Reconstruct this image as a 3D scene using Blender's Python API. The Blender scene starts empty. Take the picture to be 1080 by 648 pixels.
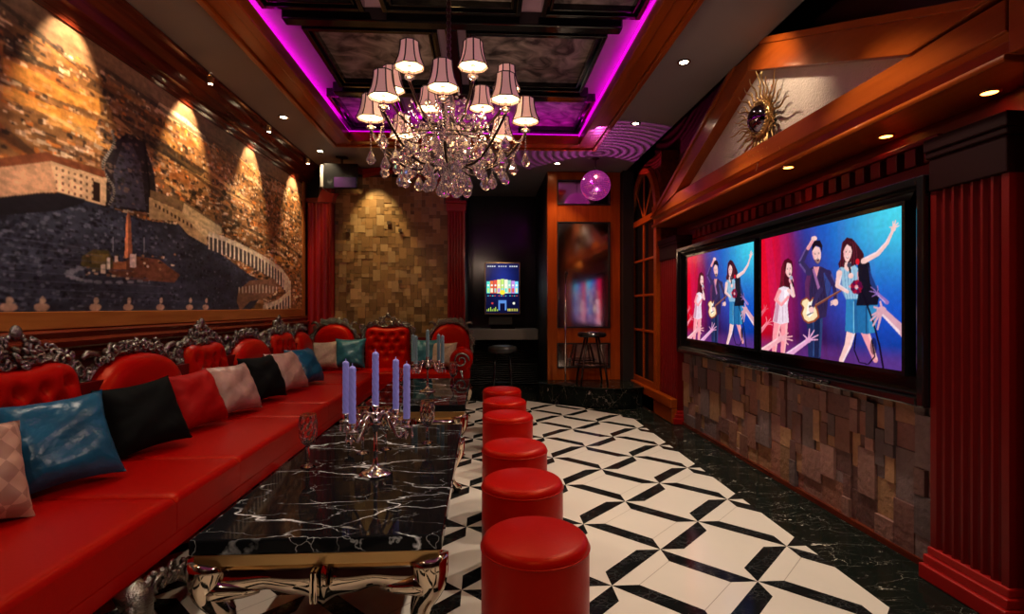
import bpy, math, random
import numpy as np
from mathutils import Vector, Matrix
random.seed(7); RNG = np.random.default_rng(7)
C = bpy.context.scene.collection
PI = math.pi
sin, cos = math.sin, math.cos

# ---------------------------------------------------------------- survey: photo pixel -> point on a known plane
F_, YAW, HY, CAMH = 556.1, .0542, 323.8, 1.25
_c, _s = cos(YAW), sin(YAW)
def at(px, py, X=None, Y=None, Z=None):
    a = (px-540)/F_; b = (HY-py)/F_
    d = (a*_c+_s, -a*_s+_c, b)
    t = X/d[0] if X is not None else (Y/d[1] if Y is not None else (Z-CAMH)/d[2])
    return (d[0]*t, d[1]*t, CAMH+d[2]*t)

# ---------------------------------------------------------------- materials
MATS = {}
def nt(name):
    m = bpy.data.materials.new(name); m.use_nodes = True
    t = m.node_tree; b = t.nodes['Principled BSDF']
    return m, t, b
def mat(name, col, rough=.5, metal=0, emit=None, es=0, coat=0, bump=0, bscale=60, var=0, vscale=8, spec=None, trans=0, sheen=0, alpha=1):
    m, t, b = nt(name)
    b.inputs['Base Color'].default_value = (*col, 1)
    b.inputs['Roughness'].default_value = rough
    b.inputs['Metallic'].default_value = metal
    if coat: b.inputs['Coat Weight'].default_value = coat; b.inputs['Coat Roughness'].default_value = .08
    if spec is not None: b.inputs['Specular IOR Level'].default_value = spec
    if trans: b.inputs['Transmission Weight'].default_value = trans
    if sheen: b.inputs['Sheen Weight'].default_value = sheen
    if alpha < 1: b.inputs['Alpha'].default_value = alpha
    if emit: b.inputs['Emission Color'].default_value = (*emit, 1); b.inputs['Emission Strength'].default_value = es
    if var or bump:
        tc = t.nodes.new('ShaderNodeTexCoord')
        n = t.nodes.new('ShaderNodeTexNoise'); n.inputs['Scale'].default_value = vscale; n.inputs['Detail'].default_value = 5
        t.links.new(tc.outputs['Object'], n.inputs['Vector'])
        if var:
            mx = t.nodes.new('ShaderNodeMix'); mx.data_type = 'RGBA'
            mx.inputs[6].default_value = (*[max(0, c*(1-var)) for c in col], 1)
            mx.inputs[7].default_value = (*[min(1, c*(1+var)) for c in col], 1)
            t.links.new(n.outputs['Fac'], mx.inputs[0]); t.links.new(mx.outputs[2], b.inputs['Base Color'])
        if bump:
            n2 = t.nodes.new('ShaderNodeTexNoise'); n2.inputs['Scale'].default_value = bscale
            t.links.new(tc.outputs['Object'], n2.inputs['Vector'])
            bp = t.nodes.new('ShaderNodeBump'); bp.inputs['Strength'].default_value = bump; bp.inputs['Distance'].default_value = .01
            t.links.new(n2.outputs['Fac'], bp.inputs['Height']); t.links.new(bp.outputs['Normal'], b.inputs['Normal'])
    return m
def wood(name, col, dark, rough=.3, stretch=(1, 1, 12)):
    m, t, b = nt(name)
    tc = t.nodes.new('ShaderNodeTexCoord'); mp = t.nodes.new('ShaderNodeMapping')
    mp.inputs['Scale'].default_value = tuple(12/s for s in stretch)
    n = t.nodes.new('ShaderNodeTexNoise'); n.inputs['Scale'].default_value = 2; n.inputs['Detail'].default_value = 6
    n.inputs['Distortion'].default_value = .4
    r = t.nodes.new('ShaderNodeValToRGB')
    r.color_ramp.elements[0].position = .3; r.color_ramp.elements[0].color = (*dark, 1)
    r.color_ramp.elements[1].position = .65; r.color_ramp.elements[1].color = (*col, 1)
    t.links.new(tc.outputs['Object'], mp.inputs['Vector']); t.links.new(mp.outputs['Vector'], n.inputs['Vector'])
    t.links.new(n.outputs['Fac'], r.inputs['Fac']); t.links.new(r.outputs['Color'], b.inputs['Base Color'])
    b.inputs['Roughness'].default_value = rough; b.inputs['Coat Weight'].default_value = .12; b.inputs['Coat Roughness'].default_value = .12; b.inputs['Specular Tint'].default_value = (1, .45, .2, 1)
    return m
def marble(name, base, vein, scale=2.2, width=.012, rough=.06, seed=0, width2=.004, blotch=0):
    m, t, b = nt(name)
    tc = t.nodes.new('ShaderNodeTexCoord'); mp = t.nodes.new('ShaderNodeMapping'); mp.inputs['Location'].default_value = (seed, seed*.7, 0)
    mp.inputs['Rotation'].default_value = (0, 0, .5); mp.inputs['Scale'].default_value = (1, 2.0, 1)
    b.inputs['Specular IOR Level'].default_value = .07
    n = t.nodes.new('ShaderNodeTexNoise'); n.inputs['Scale'].default_value = 3.5; n.inputs['Detail'].default_value = 5
    ad = t.nodes.new('ShaderNodeMix'); ad.data_type = 'RGBA'; ad.blend_type = 'LINEAR_LIGHT'; ad.inputs[0].default_value = .16
    t.links.new(tc.outputs['Object'], mp.inputs['Vector']); t.links.new(mp.outputs['Vector'], n.inputs['Vector'])
    t.links.new(mp.outputs['Vector'], ad.inputs[6]); t.links.new(n.outputs['Color'], ad.inputs[7])
    outs = []
    for sc, w, g in ((scale, width, 1.0), (scale*2.6, width2, .5)):
        v = t.nodes.new('ShaderNodeTexVoronoi'); v.feature = 'DISTANCE_TO_EDGE'; v.inputs['Scale'].default_value = sc
        t.links.new(ad.outputs[2], v.inputs['Vector'])
        mr = t.nodes.new('ShaderNodeMapRange'); mr.inputs['From Min'].default_value = 0; mr.inputs['From Max'].default_value = w*sc
        mr.inputs['To Min'].default_value = g; mr.inputs['To Max'].default_value = 0
        t.links.new(v.outputs['Distance'], mr.inputs['Value']); outs.append(mr.outputs['Result'])
    n3 = t.nodes.new('ShaderNodeTexNoise'); n3.inputs['Scale'].default_value = 4; t.links.new(mp.outputs['Vector'], n3.inputs['Vector'])
    mr3 = t.nodes.new('ShaderNodeMapRange'); mr3.inputs['From Min'].default_value = .42; mr3.inputs['From Max'].default_value = .58
    t.links.new(n3.outputs['Fac'], mr3.inputs['Value'])
    mxm = t.nodes.new('ShaderNodeMath'); mxm.operation = 'MAXIMUM'; t.links.new(outs[0], mxm.inputs[0]); t.links.new(outs[1], mxm.inputs[1])
    mu = t.nodes.new('ShaderNodeMath'); mu.operation = 'MULTIPLY'; t.links.new(mxm.outputs[0], mu.inputs[0]); t.links.new(mr3.outputs['Result'], mu.inputs[1])
    last = mu.outputs[0]
    if blotch:
        n4 = t.nodes.new('ShaderNodeTexNoise'); n4.inputs['Scale'].default_value = 7; n4.inputs['Detail'].default_value = 8; n4.inputs['Roughness'].default_value = .7
        t.links.new(mp.outputs['Vector'], n4.inputs['Vector'])
        r4 = t.nodes.new('ShaderNodeMapRange'); r4.inputs['From Min'].default_value = .63; r4.inputs['From Max'].default_value = .66; r4.inputs['To Max'].default_value = blotch
        t.links.new(n4.outputs['Fac'], r4.inputs['Value'])
        m4 = t.nodes.new('ShaderNodeMath'); m4.operation = 'MAXIMUM'; t.links.new(last, m4.inputs[0]); t.links.new(r4.outputs['Result'], m4.inputs[1]); last = m4.outputs[0]
    mx = t.nodes.new('ShaderNodeMix'); mx.data_type = 'RGBA'; mx.inputs[6].default_value = (*base, 1); mx.inputs[7].default_value = (*vein, 1)
    t.links.new(last, mx.inputs[0]); t.links.new(mx.outputs[2], b.inputs['Base Color'])
    b.inputs['Roughness'].default_value = rough
    return m
def cloudy(name, a, b_):
    m, t, b = nt(name)
    tc = t.nodes.new('ShaderNodeTexCoord'); n = t.nodes.new('ShaderNodeTexNoise'); n.inputs['Scale'].default_value = 4.5; n.inputs['Detail'].default_value = 7; n.inputs['Distortion'].default_value = 1.6
    r = t.nodes.new('ShaderNodeValToRGB'); r.color_ramp.elements[0].position = .36; r.color_ramp.elements[0].color = (*a, 1); r.color_ramp.elements[1].position = .68; r.color_ramp.elements[1].color = (*b_, 1)
    t.links.new(tc.outputs['Object'], n.inputs['Vector']); t.links.new(n.outputs['Fac'], r.inputs['Fac']); t.links.new(r.outputs['Color'], b.inputs['Base Color']); b.inputs['Roughness'].default_value = .5
    return m
def attr_mat(name, rough=.5, emit=0, bump=0, spec=.5, noise=0, basefac=1):
    m, t, b = nt(name)
    a = t.nodes.new('ShaderNodeAttribute'); a.attribute_name = 'Col'
    out = a.outputs['Color']
    if noise:
        tc = t.nodes.new('ShaderNodeTexCoord'); n = t.nodes.new('ShaderNodeTexNoise'); n.inputs['Scale'].default_value = 30; n.inputs['Detail'].default_value = 6
        t.links.new(tc.outputs['Object'], n.inputs['Vector'])
        mr = t.nodes.new('ShaderNodeMapRange'); mr.inputs['To Min'].default_value = 1-noise; mr.inputs['To Max'].default_value = 1+noise
        t.links.new(n.outputs['Fac'], mr.inputs['Value'])
        vm = t.nodes.new('ShaderNodeVectorMath'); vm.operation = 'SCALE'; t.links.new(out, vm.inputs[0]); t.links.new(mr.outputs['Result'], vm.inputs['Scale']); out = vm.outputs[0]
        if bump:
            bp = t.nodes.new('ShaderNodeBump'); bp.inputs['Strength'].default_value = bump; bp.inputs['Distance'].default_value = .01
            t.links.new(n.outputs['Fac'], bp.inputs['Height']); t.links.new(bp.outputs['Normal'], b.inputs['Normal'])
    b.inputs['Roughness'].default_value = rough; b.inputs['Specular IOR Level'].default_value = spec
    if emit:
        t.links.new(out, b.inputs['Emission Color']); b.inputs['Emission Strength'].default_value = emit
        b.inputs['Base Color'].default_value = (0, 0, 0, 1)
    else:
        t.links.new(out, b.inputs['Base Color'])
    return m
M = dict(
    red=mat('red_leather', (.36, .0012, .0006), .38, bump=.05, bscale=90, spec=.4),
    redwood=mat('red_lacquer', (.12, .0012, .001), .42, var=.1, spec=.2),
    redcol=mat('bright_red_lacquer', (.30, .004, .003), .35, coat=.1),
    redshade=mat('shaded_red_lacquer', (.012, .001, .001), .6, spec=.1),  # near-black red stands for the shade at the pilaster tops
    redwall=mat('dark_red_wall', (.05, .004, .004), .5),
    orange=wood('amber_wood', (.30, .055, .005), (.22, .036, .003), .28, (1, 12, 1)),
    orangev=wood('amber_wood_upright', (.38, .078, .010), (.28, .052, .007), .25, (1, 1, 12)),
    orangex=wood('amber_wood_cross', (.34, .085, .015), (.2, .042, .008), .22, (12, 1, 1)),
    brown=wood('dark_red_wood', (.13, .02, .008), (.06, .008, .004), .22, (1, 12, 1)),
    tan=wood('golden_wood', (.42, .15, .035), (.3, .09, .02), .3, (1, 12, 1)),
    black=mat('black_gloss', (.006, .006, .007), .12, coat=.3),
    blackm=mat('black_matte', (.006, .006, .007), .6),
    darkgrey=mat('dark_grey', (.03, .032, .03), .3),
    ceil=mat('grey_ceiling_paint', (.20, .18, .19), .7, var=.04, vscale=2),
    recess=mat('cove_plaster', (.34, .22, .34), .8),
    silver=mat('antique_silver', (.27, .24, .22), .26, 1, bump=.5, bscale=160),
    chrome=mat('polished_gold_chrome', (.62, .5, .38), .07, 1),
    gold=mat('brushed_gold', (.60, .38, .16), .28, 1),
    steel=mat('polished_steel', (.75, .7, .68), .12, 1),
    iron=mat('dark_bronze', (.05, .03, .025), .3, .8),
    cream=mat('cream_tile', (.78, .70, .60), .12, var=.07, vscale=3),
    tileblk=marble('black_tile', (.008, .009, .009), (.07, .07, .07), 8, .0015, .1, 3),
    nero=marble('black_marble', (.006, .006, .007), (.85, .85, .88), 1.5, .0075, .05, 5.3, .002),
    verde=marble('black_green_marble', (.006, .009, .007), (.55, .48, .40), 4, .0009, .14, 2, .0004, blotch=1),
    glass=mat('clear_glass', (1, 1, 1), .02, trans=1),
    crystal=mat('cut_crystal', (.92, .78, .80), .03, trans=.9, emit=(1, .6, .62), es=.012),  # faint pink emission stands in for light caught in the glass
    mirror=mat('mirror_glass', (.75, .7, .7), .09, 1),
    darkglass=mat('dark_glass', (.004, .004, .006), .04, spec=.6),
    blackmir=mat('black_mirror_wall', (.06, .06, .075), .16, .9),
    candle=mat('lilac_wax', (.26, .25, .72), .4, emit=(.3, .28, .9), es=.05),  # slight emission makes the unlit wax glow
    candle2=mat('teal_wax', (.16, .27, .34), .4),
    shade=mat('blush_silk', (.66, .42, .38), .8, emit=(1, .50, .40), es=.27),
    trim=mat('maroon_trim', (.02, .004, .006), .6),
    glow=mat('warm_diffuser', (1, .9, .7), .5, emit=(1, .74, .42), es=1.7),
    lamp=mat('lamp_lens', (1, .95, .85), .5, emit=(1, .85, .65), es=12),
    led=mat('magenta_led', (.8, .05, .8), .5, emit=(.72, .0, .66), es=1.2),
    ledh=mat('hidden_magenta_led', (.8, .05, .8), .5, emit=(.9, .0, .75), es=13),
    purple=mat('purple_sheen', (.03, .01, .05), .2, emit=(.2, .02, .4), es=.03),  # tint and faint glow imitate purple light on the surface
    grey=mat('light_grey_shell', (.16, .15, .15), .5),
    counter=mat('pale_counter', (.28, .27, .25), .4),
    stucco=mat('beige_stucco', (.62, .52, .45), .85, bump=.9, bscale=70, var=.12, vscale=12),
    p_blue=mat('blue_satin', (.008, .085, .17), .3, var=.75, vscale=7, spec=.4, bump=.35, bscale=30),
    p_black=mat('black_velvet', (.0015, .002, .002), .8, spec=.15),
    p_red=mat('red_velvet', (.36, .003, .002), .6, var=.3, vscale=20, spec=.15),
    p_peach=mat('peach_silk', (.42, .24, .20), .4, var=.85, vscale=9, bump=.5, bscale=25),
    p_cream=mat('cream_fur', (.5, .36, .25), .7, var=.3, vscale=25, bump=.8, bscale=60),
    p_teal=mat('teal_satin', (.02, .13, .17), .3, var=.4, vscale=10, bump=.5, bscale=30),
    amber=mat('amber_mirror_glass', (.04, .02, .03), .05, .9),
    sunmir=mat('convex_mirror', (.2, .16, .22), .08, 1),
    paint=cloudy('grisaille_painting', (.025, .02, .02), (.42, .36, .35)),
    stone=attr_mat('stone_mosaic', .65, bump=.7, noise=.35),
    gstone=attr_mat('gold_stone_mosaic', .4, bump=.3, noise=.2),
    mural=attr_mat('mural_print', .45, noise=.45, spec=.3),
    screen=attr_mat('screen_picture', .2, emit=1.05),
    wave=mat('black_wave_panel', (.012, .012, .012), .25),
)
M['red'].node_tree.nodes['Principled BSDF'].inputs['Specular Tint'].default_value = (1, .25, .06, 1)
def stripe_ball(name):
    m, t, b = nt(name)
    b.inputs['Metallic'].default_value = 1; b.inputs['Roughness'].default_value = .12
    b.inputs['Base Color'].default_value = (.95, .55, .85, 1)
    b.inputs['Emission Color'].default_value = (.7, .05, .45, 1); b.inputs['Emission Strength'].default_value = .35  # magenta light on the ball put into tint and emission
    return m
M['ball'] = stripe_ball('magenta_lit_tiles')
def checker(name, a, b_, scale, rot):
    m, t, b = nt(name)
    tc = t.nodes.new('ShaderNodeTexCoord'); mp = t.nodes.new('ShaderNodeMapping'); mp.inputs['Rotation'].default_value = rot
    ck = t.nodes.new('ShaderNodeTexChecker'); ck.inputs['Scale'].default_value = scale
    ck.inputs['Color1'].default_value = (*a, 1); ck.inputs['Color2'].default_value = (*b_, 1)
    t.links.new(tc.outputs['Object'], mp.inputs['Vector']); t.links.new(mp.outputs['Vector'], ck.inputs['Vector'])
    t.links.new(ck.outputs['Color'], b.inputs['Base Color']); b.inputs['Roughness'].default_value = .45
    return m
M['p_check'] = checker('peach_checked_silk', (.55, .31, .22), (.36, .18, .13), 17, (.75, 0, 0))
def fix_led():   # a dim, grazing wave pattern for the black relief panels
    t = M['wave'].node_tree; b = t.nodes['Principled BSDF']
    tc = t.nodes.new('ShaderNodeTexCoord'); w = t.nodes.new('ShaderNodeTexWave'); w.bands_direction = 'Z'
    w.inputs['Scale'].default_value = 9; w.inputs['Distortion'].default_value = 4; w.inputs['Detail Scale'].default_value = 1.2
    bp = t.nodes.new('ShaderNodeBump'); bp.inputs['Distance'].default_value = .03
    t.links.new(tc.outputs['Object'], w.inputs['Vector']); t.links.new(w.outputs['Fac'], bp.inputs['Height']); t.links.new(bp.outputs['Normal'], b.inputs['Normal'])
fix_led()

# ---------------------------------------------------------------- object helpers
def tag(o, label=None, cat=None, group=None, kind=None):
    if label: o['label'] = label
    if cat: o['category'] = cat
    if group: o['group'] = group
    if kind: o['kind'] = kind
    return o
def thing(name, label, cat, loc, group=None):
    o = bpy.data.objects.new(name, None); o.empty_display_size = .05; C.objects.link(o); o.location = loc
    return tag(o, label, cat, group)
class MB:
    def __init__(s): s.v = []; s.f = []; s.c = []; s.mi = []; s.col = (1, 1, 1); s.m = 0
    def add(s, vs, fs):
        o = len(s.v); s.v += [tuple(p) for p in vs]
        for f in fs: s.f.append(tuple(i+o for i in f)); s.c.append(s.col); s.mi.append(s.m)
        return s
    def box(s, x0, x1, y0, y1, z0, z1):
        s.add([(x, y, z) for x in (x0, x1) for y in (y0, y1) for z in (z0, z1)],
              [(0, 1, 3, 2), (4, 6, 7, 5), (0, 4, 5, 1), (2, 3, 7, 6), (0, 2, 6, 4), (1, 5, 7, 3)]); return s
    def quad(s, *p): return s.add(p, [tuple(range(len(p)))])
    def prism(s, pts, axis, a, b):
        """pts 2-D outline; axis the extruded one"""
        n = len(pts)
        def P(p, t): return {'x': (t, p[0], p[1]), 'y': (p[0], t, p[1]), 'z': (p[0], p[1], t)}[axis]
        vs = [P(p, a) for p in pts]+[P(p, b) for p in pts]
        s.add(vs, [tuple(range(n))[::-1], tuple(range(n, 2*n))]+[(i, (i+1) % n, n+(i+1) % n, n+i) for i in range(n)]); return s
    def tube(s, path, r, seg=8, cap=True):
        P = [Vector(p) for p in path]; n = len(P)
        R = r if isinstance(r, (list, tuple)) else [r]*n
        up = Vector((0, 0, 1)); vs = []; prev = None
        for i in range(n):
            d = (P[min(i+1, n-1)]-P[max(i-1, 0)])
            d = d.normalized() if d.length > 1e-9 else Vector((0, 0, 1))
            if prev is None:
                a = d.cross(up); a = a.normalized() if a.length > 1e-3 else Vector((1, 0, 0))
            else:
                a = prev-d*prev.dot(d); a = a.normalized() if a.length > 1e-6 else Vector((1, 0, 0))
            prev = a; b = d.cross(a)
            for k in range(seg):
                t = 2*PI*k/seg; vs.append(P[i]+(a*cos(t)+b*sin(t))*R[i])
        fs = [(i*seg+k, i*seg+(k+1) % seg, (i+1)*seg+(k+1) % seg, (i+1)*seg+k) for i in range(n-1) for k in range(seg)]
        if cap: fs += [tuple(range(seg))[::-1], tuple(range((n-1)*seg, n*seg))]
        return s.add(vs, fs)
    def lathe(s, prof, cx=0, cy=0, cz=0, seg=24, ph=0, fn=None, caps=True):
        vs = []
        for i, (r, z) in enumerate(prof):
            for k in range(seg):
                t = ph+2*PI*k/seg; q = r*(fn(t, z) if fn else 1)
                vs.append((cx+q*cos(t), cy+q*sin(t), cz+z))
        n = len(prof)
        fs = [(i*seg+k, i*seg+(k+1) % seg, (i+1)*seg+(k+1) % seg, (i+1)*seg+k) for i in range(n-1) for k in range(seg)]
        if prof[0][0] > 0 and caps: fs.append(tuple(range(seg))[::-1])
        if prof[-1][0] > 0 and caps: fs.append(tuple(range((n-1)*seg, n*seg)))
        return s.add(vs, fs)
    def blob(s, c, a, b, d, seg=8, rings=5):
        """ellipsoid with half-axis vectors a,b,d"""
        c = Vector(c); vs = [c+d]
        for i in range(1, rings):
            p = PI*i/rings
            for k in range(seg):
                t = 2*PI*k/seg; vs.append(c+a*(sin(p)*cos(t))+b*(sin(p)*sin(t))+d*cos(p))
        vs.append(c-d); L = len(vs)-1; fs = [(0, 1+k, 1+(k+1) % seg) for k in range(seg)]
        for i in range(rings-2):
            for k in range(seg): fs.append((1+i*seg+k, 1+(i+1)*seg+k, 1+(i+1)*seg+(k+1) % seg, 1+i*seg+(k+1) % seg))
        o = 1+(rings-2)*seg; fs += [(L, o+(k+1) % seg, o+k) for k in range(seg)]
        return s.add(vs, fs)
    def grid(s, fn, nu, nv, wrap=False):
        vs = [fn(i/nu, j/nv) for j in range(nv+1) for i in range(nu+1)]
        return s.add(vs, [(j*(nu+1)+i, j*(nu+1)+i+1, (j+1)*(nu+1)+i+1, (j+1)*(nu+1)+i) for j in range(nv) for i in range(nu)])
    def build(s, name, m, parent=None, smooth=False, colors=False, bevel=0, local=False):
        me = bpy.data.meshes.new(name)
        off = Vector((0, 0, 0))
        par = parent
        while par is not None and not local: off += Vector(par.location); par = par.parent
        me.from_pydata([(p[0]-off.x, p[1]-off.y, p[2]-off.z) for p in s.v], [], s.f)
        for mm in (m if isinstance(m, (list, tuple)) else [m]): me.materials.append(mm)
        if any(s.mi): me.polygons.foreach_set('material_index', s.mi)
        if colors:
            ca = me.color_attributes.new('Col', 'FLOAT_COLOR', 'CORNER')
            arr = np.concatenate([np.tile(np.array([*c, 1.0]), len(f)) for c, f in zip(s.c, s.f)])
            ca.data.foreach_set('color', arr)
        import bmesh
        bm = bmesh.new(); bm.from_mesh(me); bmesh.ops.recalc_face_normals(bm, faces=bm.faces); bm.to_mesh(me); bm.free()
        if smooth: me.polygons.foreach_set('use_smooth', [True]*len(me.polygons))
        me.update()
        o = bpy.data.objects.new(name, me); C.objects.link(o); o.parent = parent
        if bevel:
            md = o.modifiers.new('bevel', 'BEVEL'); md.width = bevel; md.segments = 2; md.limit_method = 'ANGLE'; md.angle_limit = .6
            if smooth == 'auto': pass
        return o
def children(o, allobs): return [c for c in allobs if c.parent == o]
def copy_tree(o, parent=None):
    obs = list(C.objects)
    def rec(q, par):
        c = q.copy(); C.objects.link(c); c.parent = par
        for ch in [k for k in obs if k.parent == q]: rec(ch, c)
        return c
    return rec(o, parent)
def struct(mb, name, m, **k): return tag(mb.build(name, m, **k), kind='structure')

def spiral(mb, c, r, turns, th, nrm='x', ph=0, sgn=1, n=18, off=0):
    """a carved scroll lying in the plane normal to nrm"""
    path = []; rad = []
    for i in range(n+1):
        t = i/n; a = ph+sgn*turns*2*PI*t; q = r*(1-.82*t)
        u, v = q*cos(a), q*sin(a)
        path.append((c[0]+off*t, c[1]+u, c[2]+v) if nrm == 'x' else (c[0]+u, c[1]+off*t, c[2]+v)); rad.append(th*(1-.35*t))
    mb.tube(path, rad, 6)
def carve(mb, path, nrm, out, size, seed, dens=1.0):
    """acanthus-like carving: scrolls and leaf lobes strung along a path"""
    rd = random.Random(seed); P = [Vector(p) for p in path]
    mb.tube(P, size*.32, 6)
    L = [0]
    for i in range(1, len(P)): L.append(L[-1]+(P[i]-P[i-1]).length)
    n = max(2, int(L[-1]/(size*.62)*dens))
    N = Vector((1, 0, 0)) if nrm == 'x' else Vector((0, 1, 0))
    for k in range(n):
        s = L[-1]*(k+.5)/n; i = max(j for j in range(len(L)-1) if L[j] <= s+1e-9)
        p = P[i].lerp(P[i+1], (s-L[i])/max(1e-6, L[i+1]-L[i])); d = (P[i+1]-P[i]).normalized(); side = d.cross(N).normalized()
        if side.dot(Vector((0, 0, 1))) < -.01: side = -side
        p = p+side*rd.uniform(-.1, .55)*size+N*out*size*rd.uniform(.0, .35)
        if k % 3 == 0: spiral(mb, p, size*rd.uniform(.45, .7), 1.4, size*.14, nrm, rd.uniform(0, 6), rd.choice((-1, 1)), 14, out*size*.3)
        else:
            a = rd.uniform(-1.2, 1.2); dd = (d*cos(a)+side*sin(a)); e = dd.cross(N)
            mb.blob(p, dd*size*rd.uniform(.4, .62), e*size*rd.uniform(.14, .24), N*size*rd.uniform(.18, .32), 7, 5)
            mb.blob(p+dd*size*.35+N*out*size*.15, dd*size*.2, e*size*.2, N*size*.2, 6, 4)

# ---------------------------------------------------------------- camera
cam = bpy.data.cameras.new('camera'); co = bpy.data.objects.new('camera', cam); C.objects.link(co)
co.location = (0, 0, CAMH); co.rotation_euler = (PI/2, 0, -YAW); cam.lens = F_/1080*36; cam.sensor_width = 36; cam.clip_start = .02
bpy.context.scene.camera = co

# ================================================================ SETTING
XL, XR, YB, ZC, YF = -2.35, 2.3, 7.2, 3.1, -1.6
# floor: cream tiles with black pinwheel bars, black marble border
fl = MB(); fl.box(XL-.1, XR+.1, YF-.1, 9.0, -.08, 0)
fl.m = 1
s_, w_ = .3356, .125
for i in range(-9, 5, 2):
    for j in range(-6, 9):
        ax, ay = .575+s_*i, 2.671+2*s_*j
        for dx, dy in ((1, 1), (1, -1), (-1, -1), (-1, 1)):
            nx, ny = dy, -dx
            bx_, by_ = ax+dx*s_, ay+dy*s_
            if nx*dx > 0: c1, c2 = (nx*w_, 0), (0, ny*w_)
            else: c1, c2 = (0, ny*w_), (nx*w_, 0)
            if min(ax, bx_) < XL or max(ax, bx_) > XR or max(ay, by_) > 7.1 or min(ay, by_) < YF: continue
            fl.quad((ax, ay, .0006), (ax+c1[0], ay+c1[1], .0006), (bx_+c2[0], by_+c2[1], .0006), (bx_, by_, .0006))
fl.m = 3
for i in range(-9, 5, 2):       # fine joints on the other side of each bar
    for j in range(-6, 9):
        ax, ay = .575+s_*i, 2.671+2*s_*j
        for dx, dy in ((1, 1), (-1, -1)):
            q = .088*1.0; n_ = (-dy*q*.7071, dx*q*.7071)
            if ay+dy*s_ > 7.1 or ax+dx*s_ > 1.8: continue
            a0 = (ax+n_[0]+dx*.06, ay+n_[1]+dy*.06); b0 = (ax+dx*(s_-.06)+n_[0], ay+dy*(s_-.06)+n_[1]); e = .0012
            fl.quad((a0[0]-e, a0[1]+e, .0004), (a0[0]+e, a0[1]-e, .0004), (b0[0]+e, b0[1]-e, .0004), (b0[0]-e, b0[1]+e, .0004))
fl.m = 2
fl.prism([(1.69, YF), (2.3, YF), (2.3, 7.2), (XL, 7.2), (XL, 7.06), (.55, 7.02), (.83, 6.8), (1.2, 6.52), (1.52, 6.2), (1.68, 5.85)], 'z', .0001, .0016)
fl.box(-.25, .87, 7.2, 8.8, .0001, .0016)
struct(fl, 'floor', [M['cream'], M['tileblk'], M['verde'], mat('tile_joint', (.35, .28, .22), .5)])

# walls
struct(MB().box(XL-.1, XL, YF, 7.3, 0, 3.6), 'wall_left', M['redwall'])
struct(MB().box(XR, XR+.1, YF, 7.3, 0, 3.6), 'wall_right', M['redwall'])
wb = MB().box(XL, -.25, YB, YB+.1, 0, 3.6).box(.87, XR, YB, YB+.1, 0, 3.6)
struct(wb, 'wall_back', M['blackm'])
struct(MB().box(XL-.1, XR+.1, YF-.1, YF, 0, 3.6), 'wall_front', M['redwall'])
al = MB().box(-.35, -.25, 7.3, 8.8, 0, 3.1).box(.87, .97, 7.3, 8.8, 0, 3.1)
struct(al, 'wall_alcove', M['blackm'])
struct(MB().box(-.35, .97, 8.8, 8.9, 0, 3.1), 'wall_alcove_back', M['blackmir'])

# ceiling: soffit ring around the tray, recess above, black void over the pediment
TX0, TX1, TY0, TY1 = -1.69, 1.30, .2, 6.05
IX0, IX1, IY0, IY1 = -1.465, 1.06, .4, 5.83
ce = MB()
ce.box(XL, TX0, YF, YB, ZC, ZC+.1).box(TX1, 1.94, YF, YB, ZC, ZC+.1).box(TX0, TX1, TY1, YB, ZC, ZC+.1).box(TX0, TX1, YF, TY0, ZC, ZC+.1)
ce.box(-.35, .97, YB, 8.9, ZC, ZC+.1)
ce.m = 1
ce.box(1.94, XR, YF, YB, 3.6, 3.7).box(1.93, 1.94, YF, YB, ZC+.0, 3.6)
ce.m = 2
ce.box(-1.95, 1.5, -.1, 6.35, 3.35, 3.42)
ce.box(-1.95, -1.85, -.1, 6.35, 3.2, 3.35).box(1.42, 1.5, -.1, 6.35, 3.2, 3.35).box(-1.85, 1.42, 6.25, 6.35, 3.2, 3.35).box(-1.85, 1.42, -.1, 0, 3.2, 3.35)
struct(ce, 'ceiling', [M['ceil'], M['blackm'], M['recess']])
# stained beam around the tray (stepped)
bm_ = MB()
def ring(mb, x0, x1, y0, y1, w, z0, z1):
    mb.box(x0, x0+w, y0, y1, z0, z1).box(x1-w, x1, y0, y1, z0, z1).box(x0+w, x1-w, y0, y0+w, z0, z1).box(x0+w, x1-w, y1-w, y1, z0, z1)
ring(bm_, TX0, TX1, TY0, TY1, .045, ZC-.05, ZC-.001)
ring(bm_, TX0+.045, TX1-.045, TY0+.045, TY1-.045, .12, ZC-.03, ZC+.04)
ring(bm_, TX0+.165, TX1-.165, TY0+.165, TY1-.165, .07, ZC-.045, ZC+.06)
struct(bm_, 'trim_1', M['orange'], bevel=.008)
# crown moulding on the left wall
crown = [(XL, 2.87), (XL+.03, 2.87), (XL+.035, 2.92), (XL+.07, 2.93), (XL+.09, 3.0), (XL+.15, 3.03), (XL+.16, 3.07), (XL+.2, 3.075), (XL+.2, 3.1), (XL, 3.1)]
struct(MB().prism(crown, 'y', YF, 7.18), 'trim_2', M['brown'], bevel=.004)
# dado rail under the mural
rail = [(XL, .95), (XL+.03, .95), (XL+.05, .98), (XL+.03, 1.0), (XL+.06, 1.03), (XL+.075, 1.06), (XL+.04, 1.08), (XL+.05, 1.11), (XL+.02, 1.13), (XL, 1.13)]
struct(MB().prism(rail, 'y', YF, 7.18), 'trim_3', M['brown'])

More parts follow.
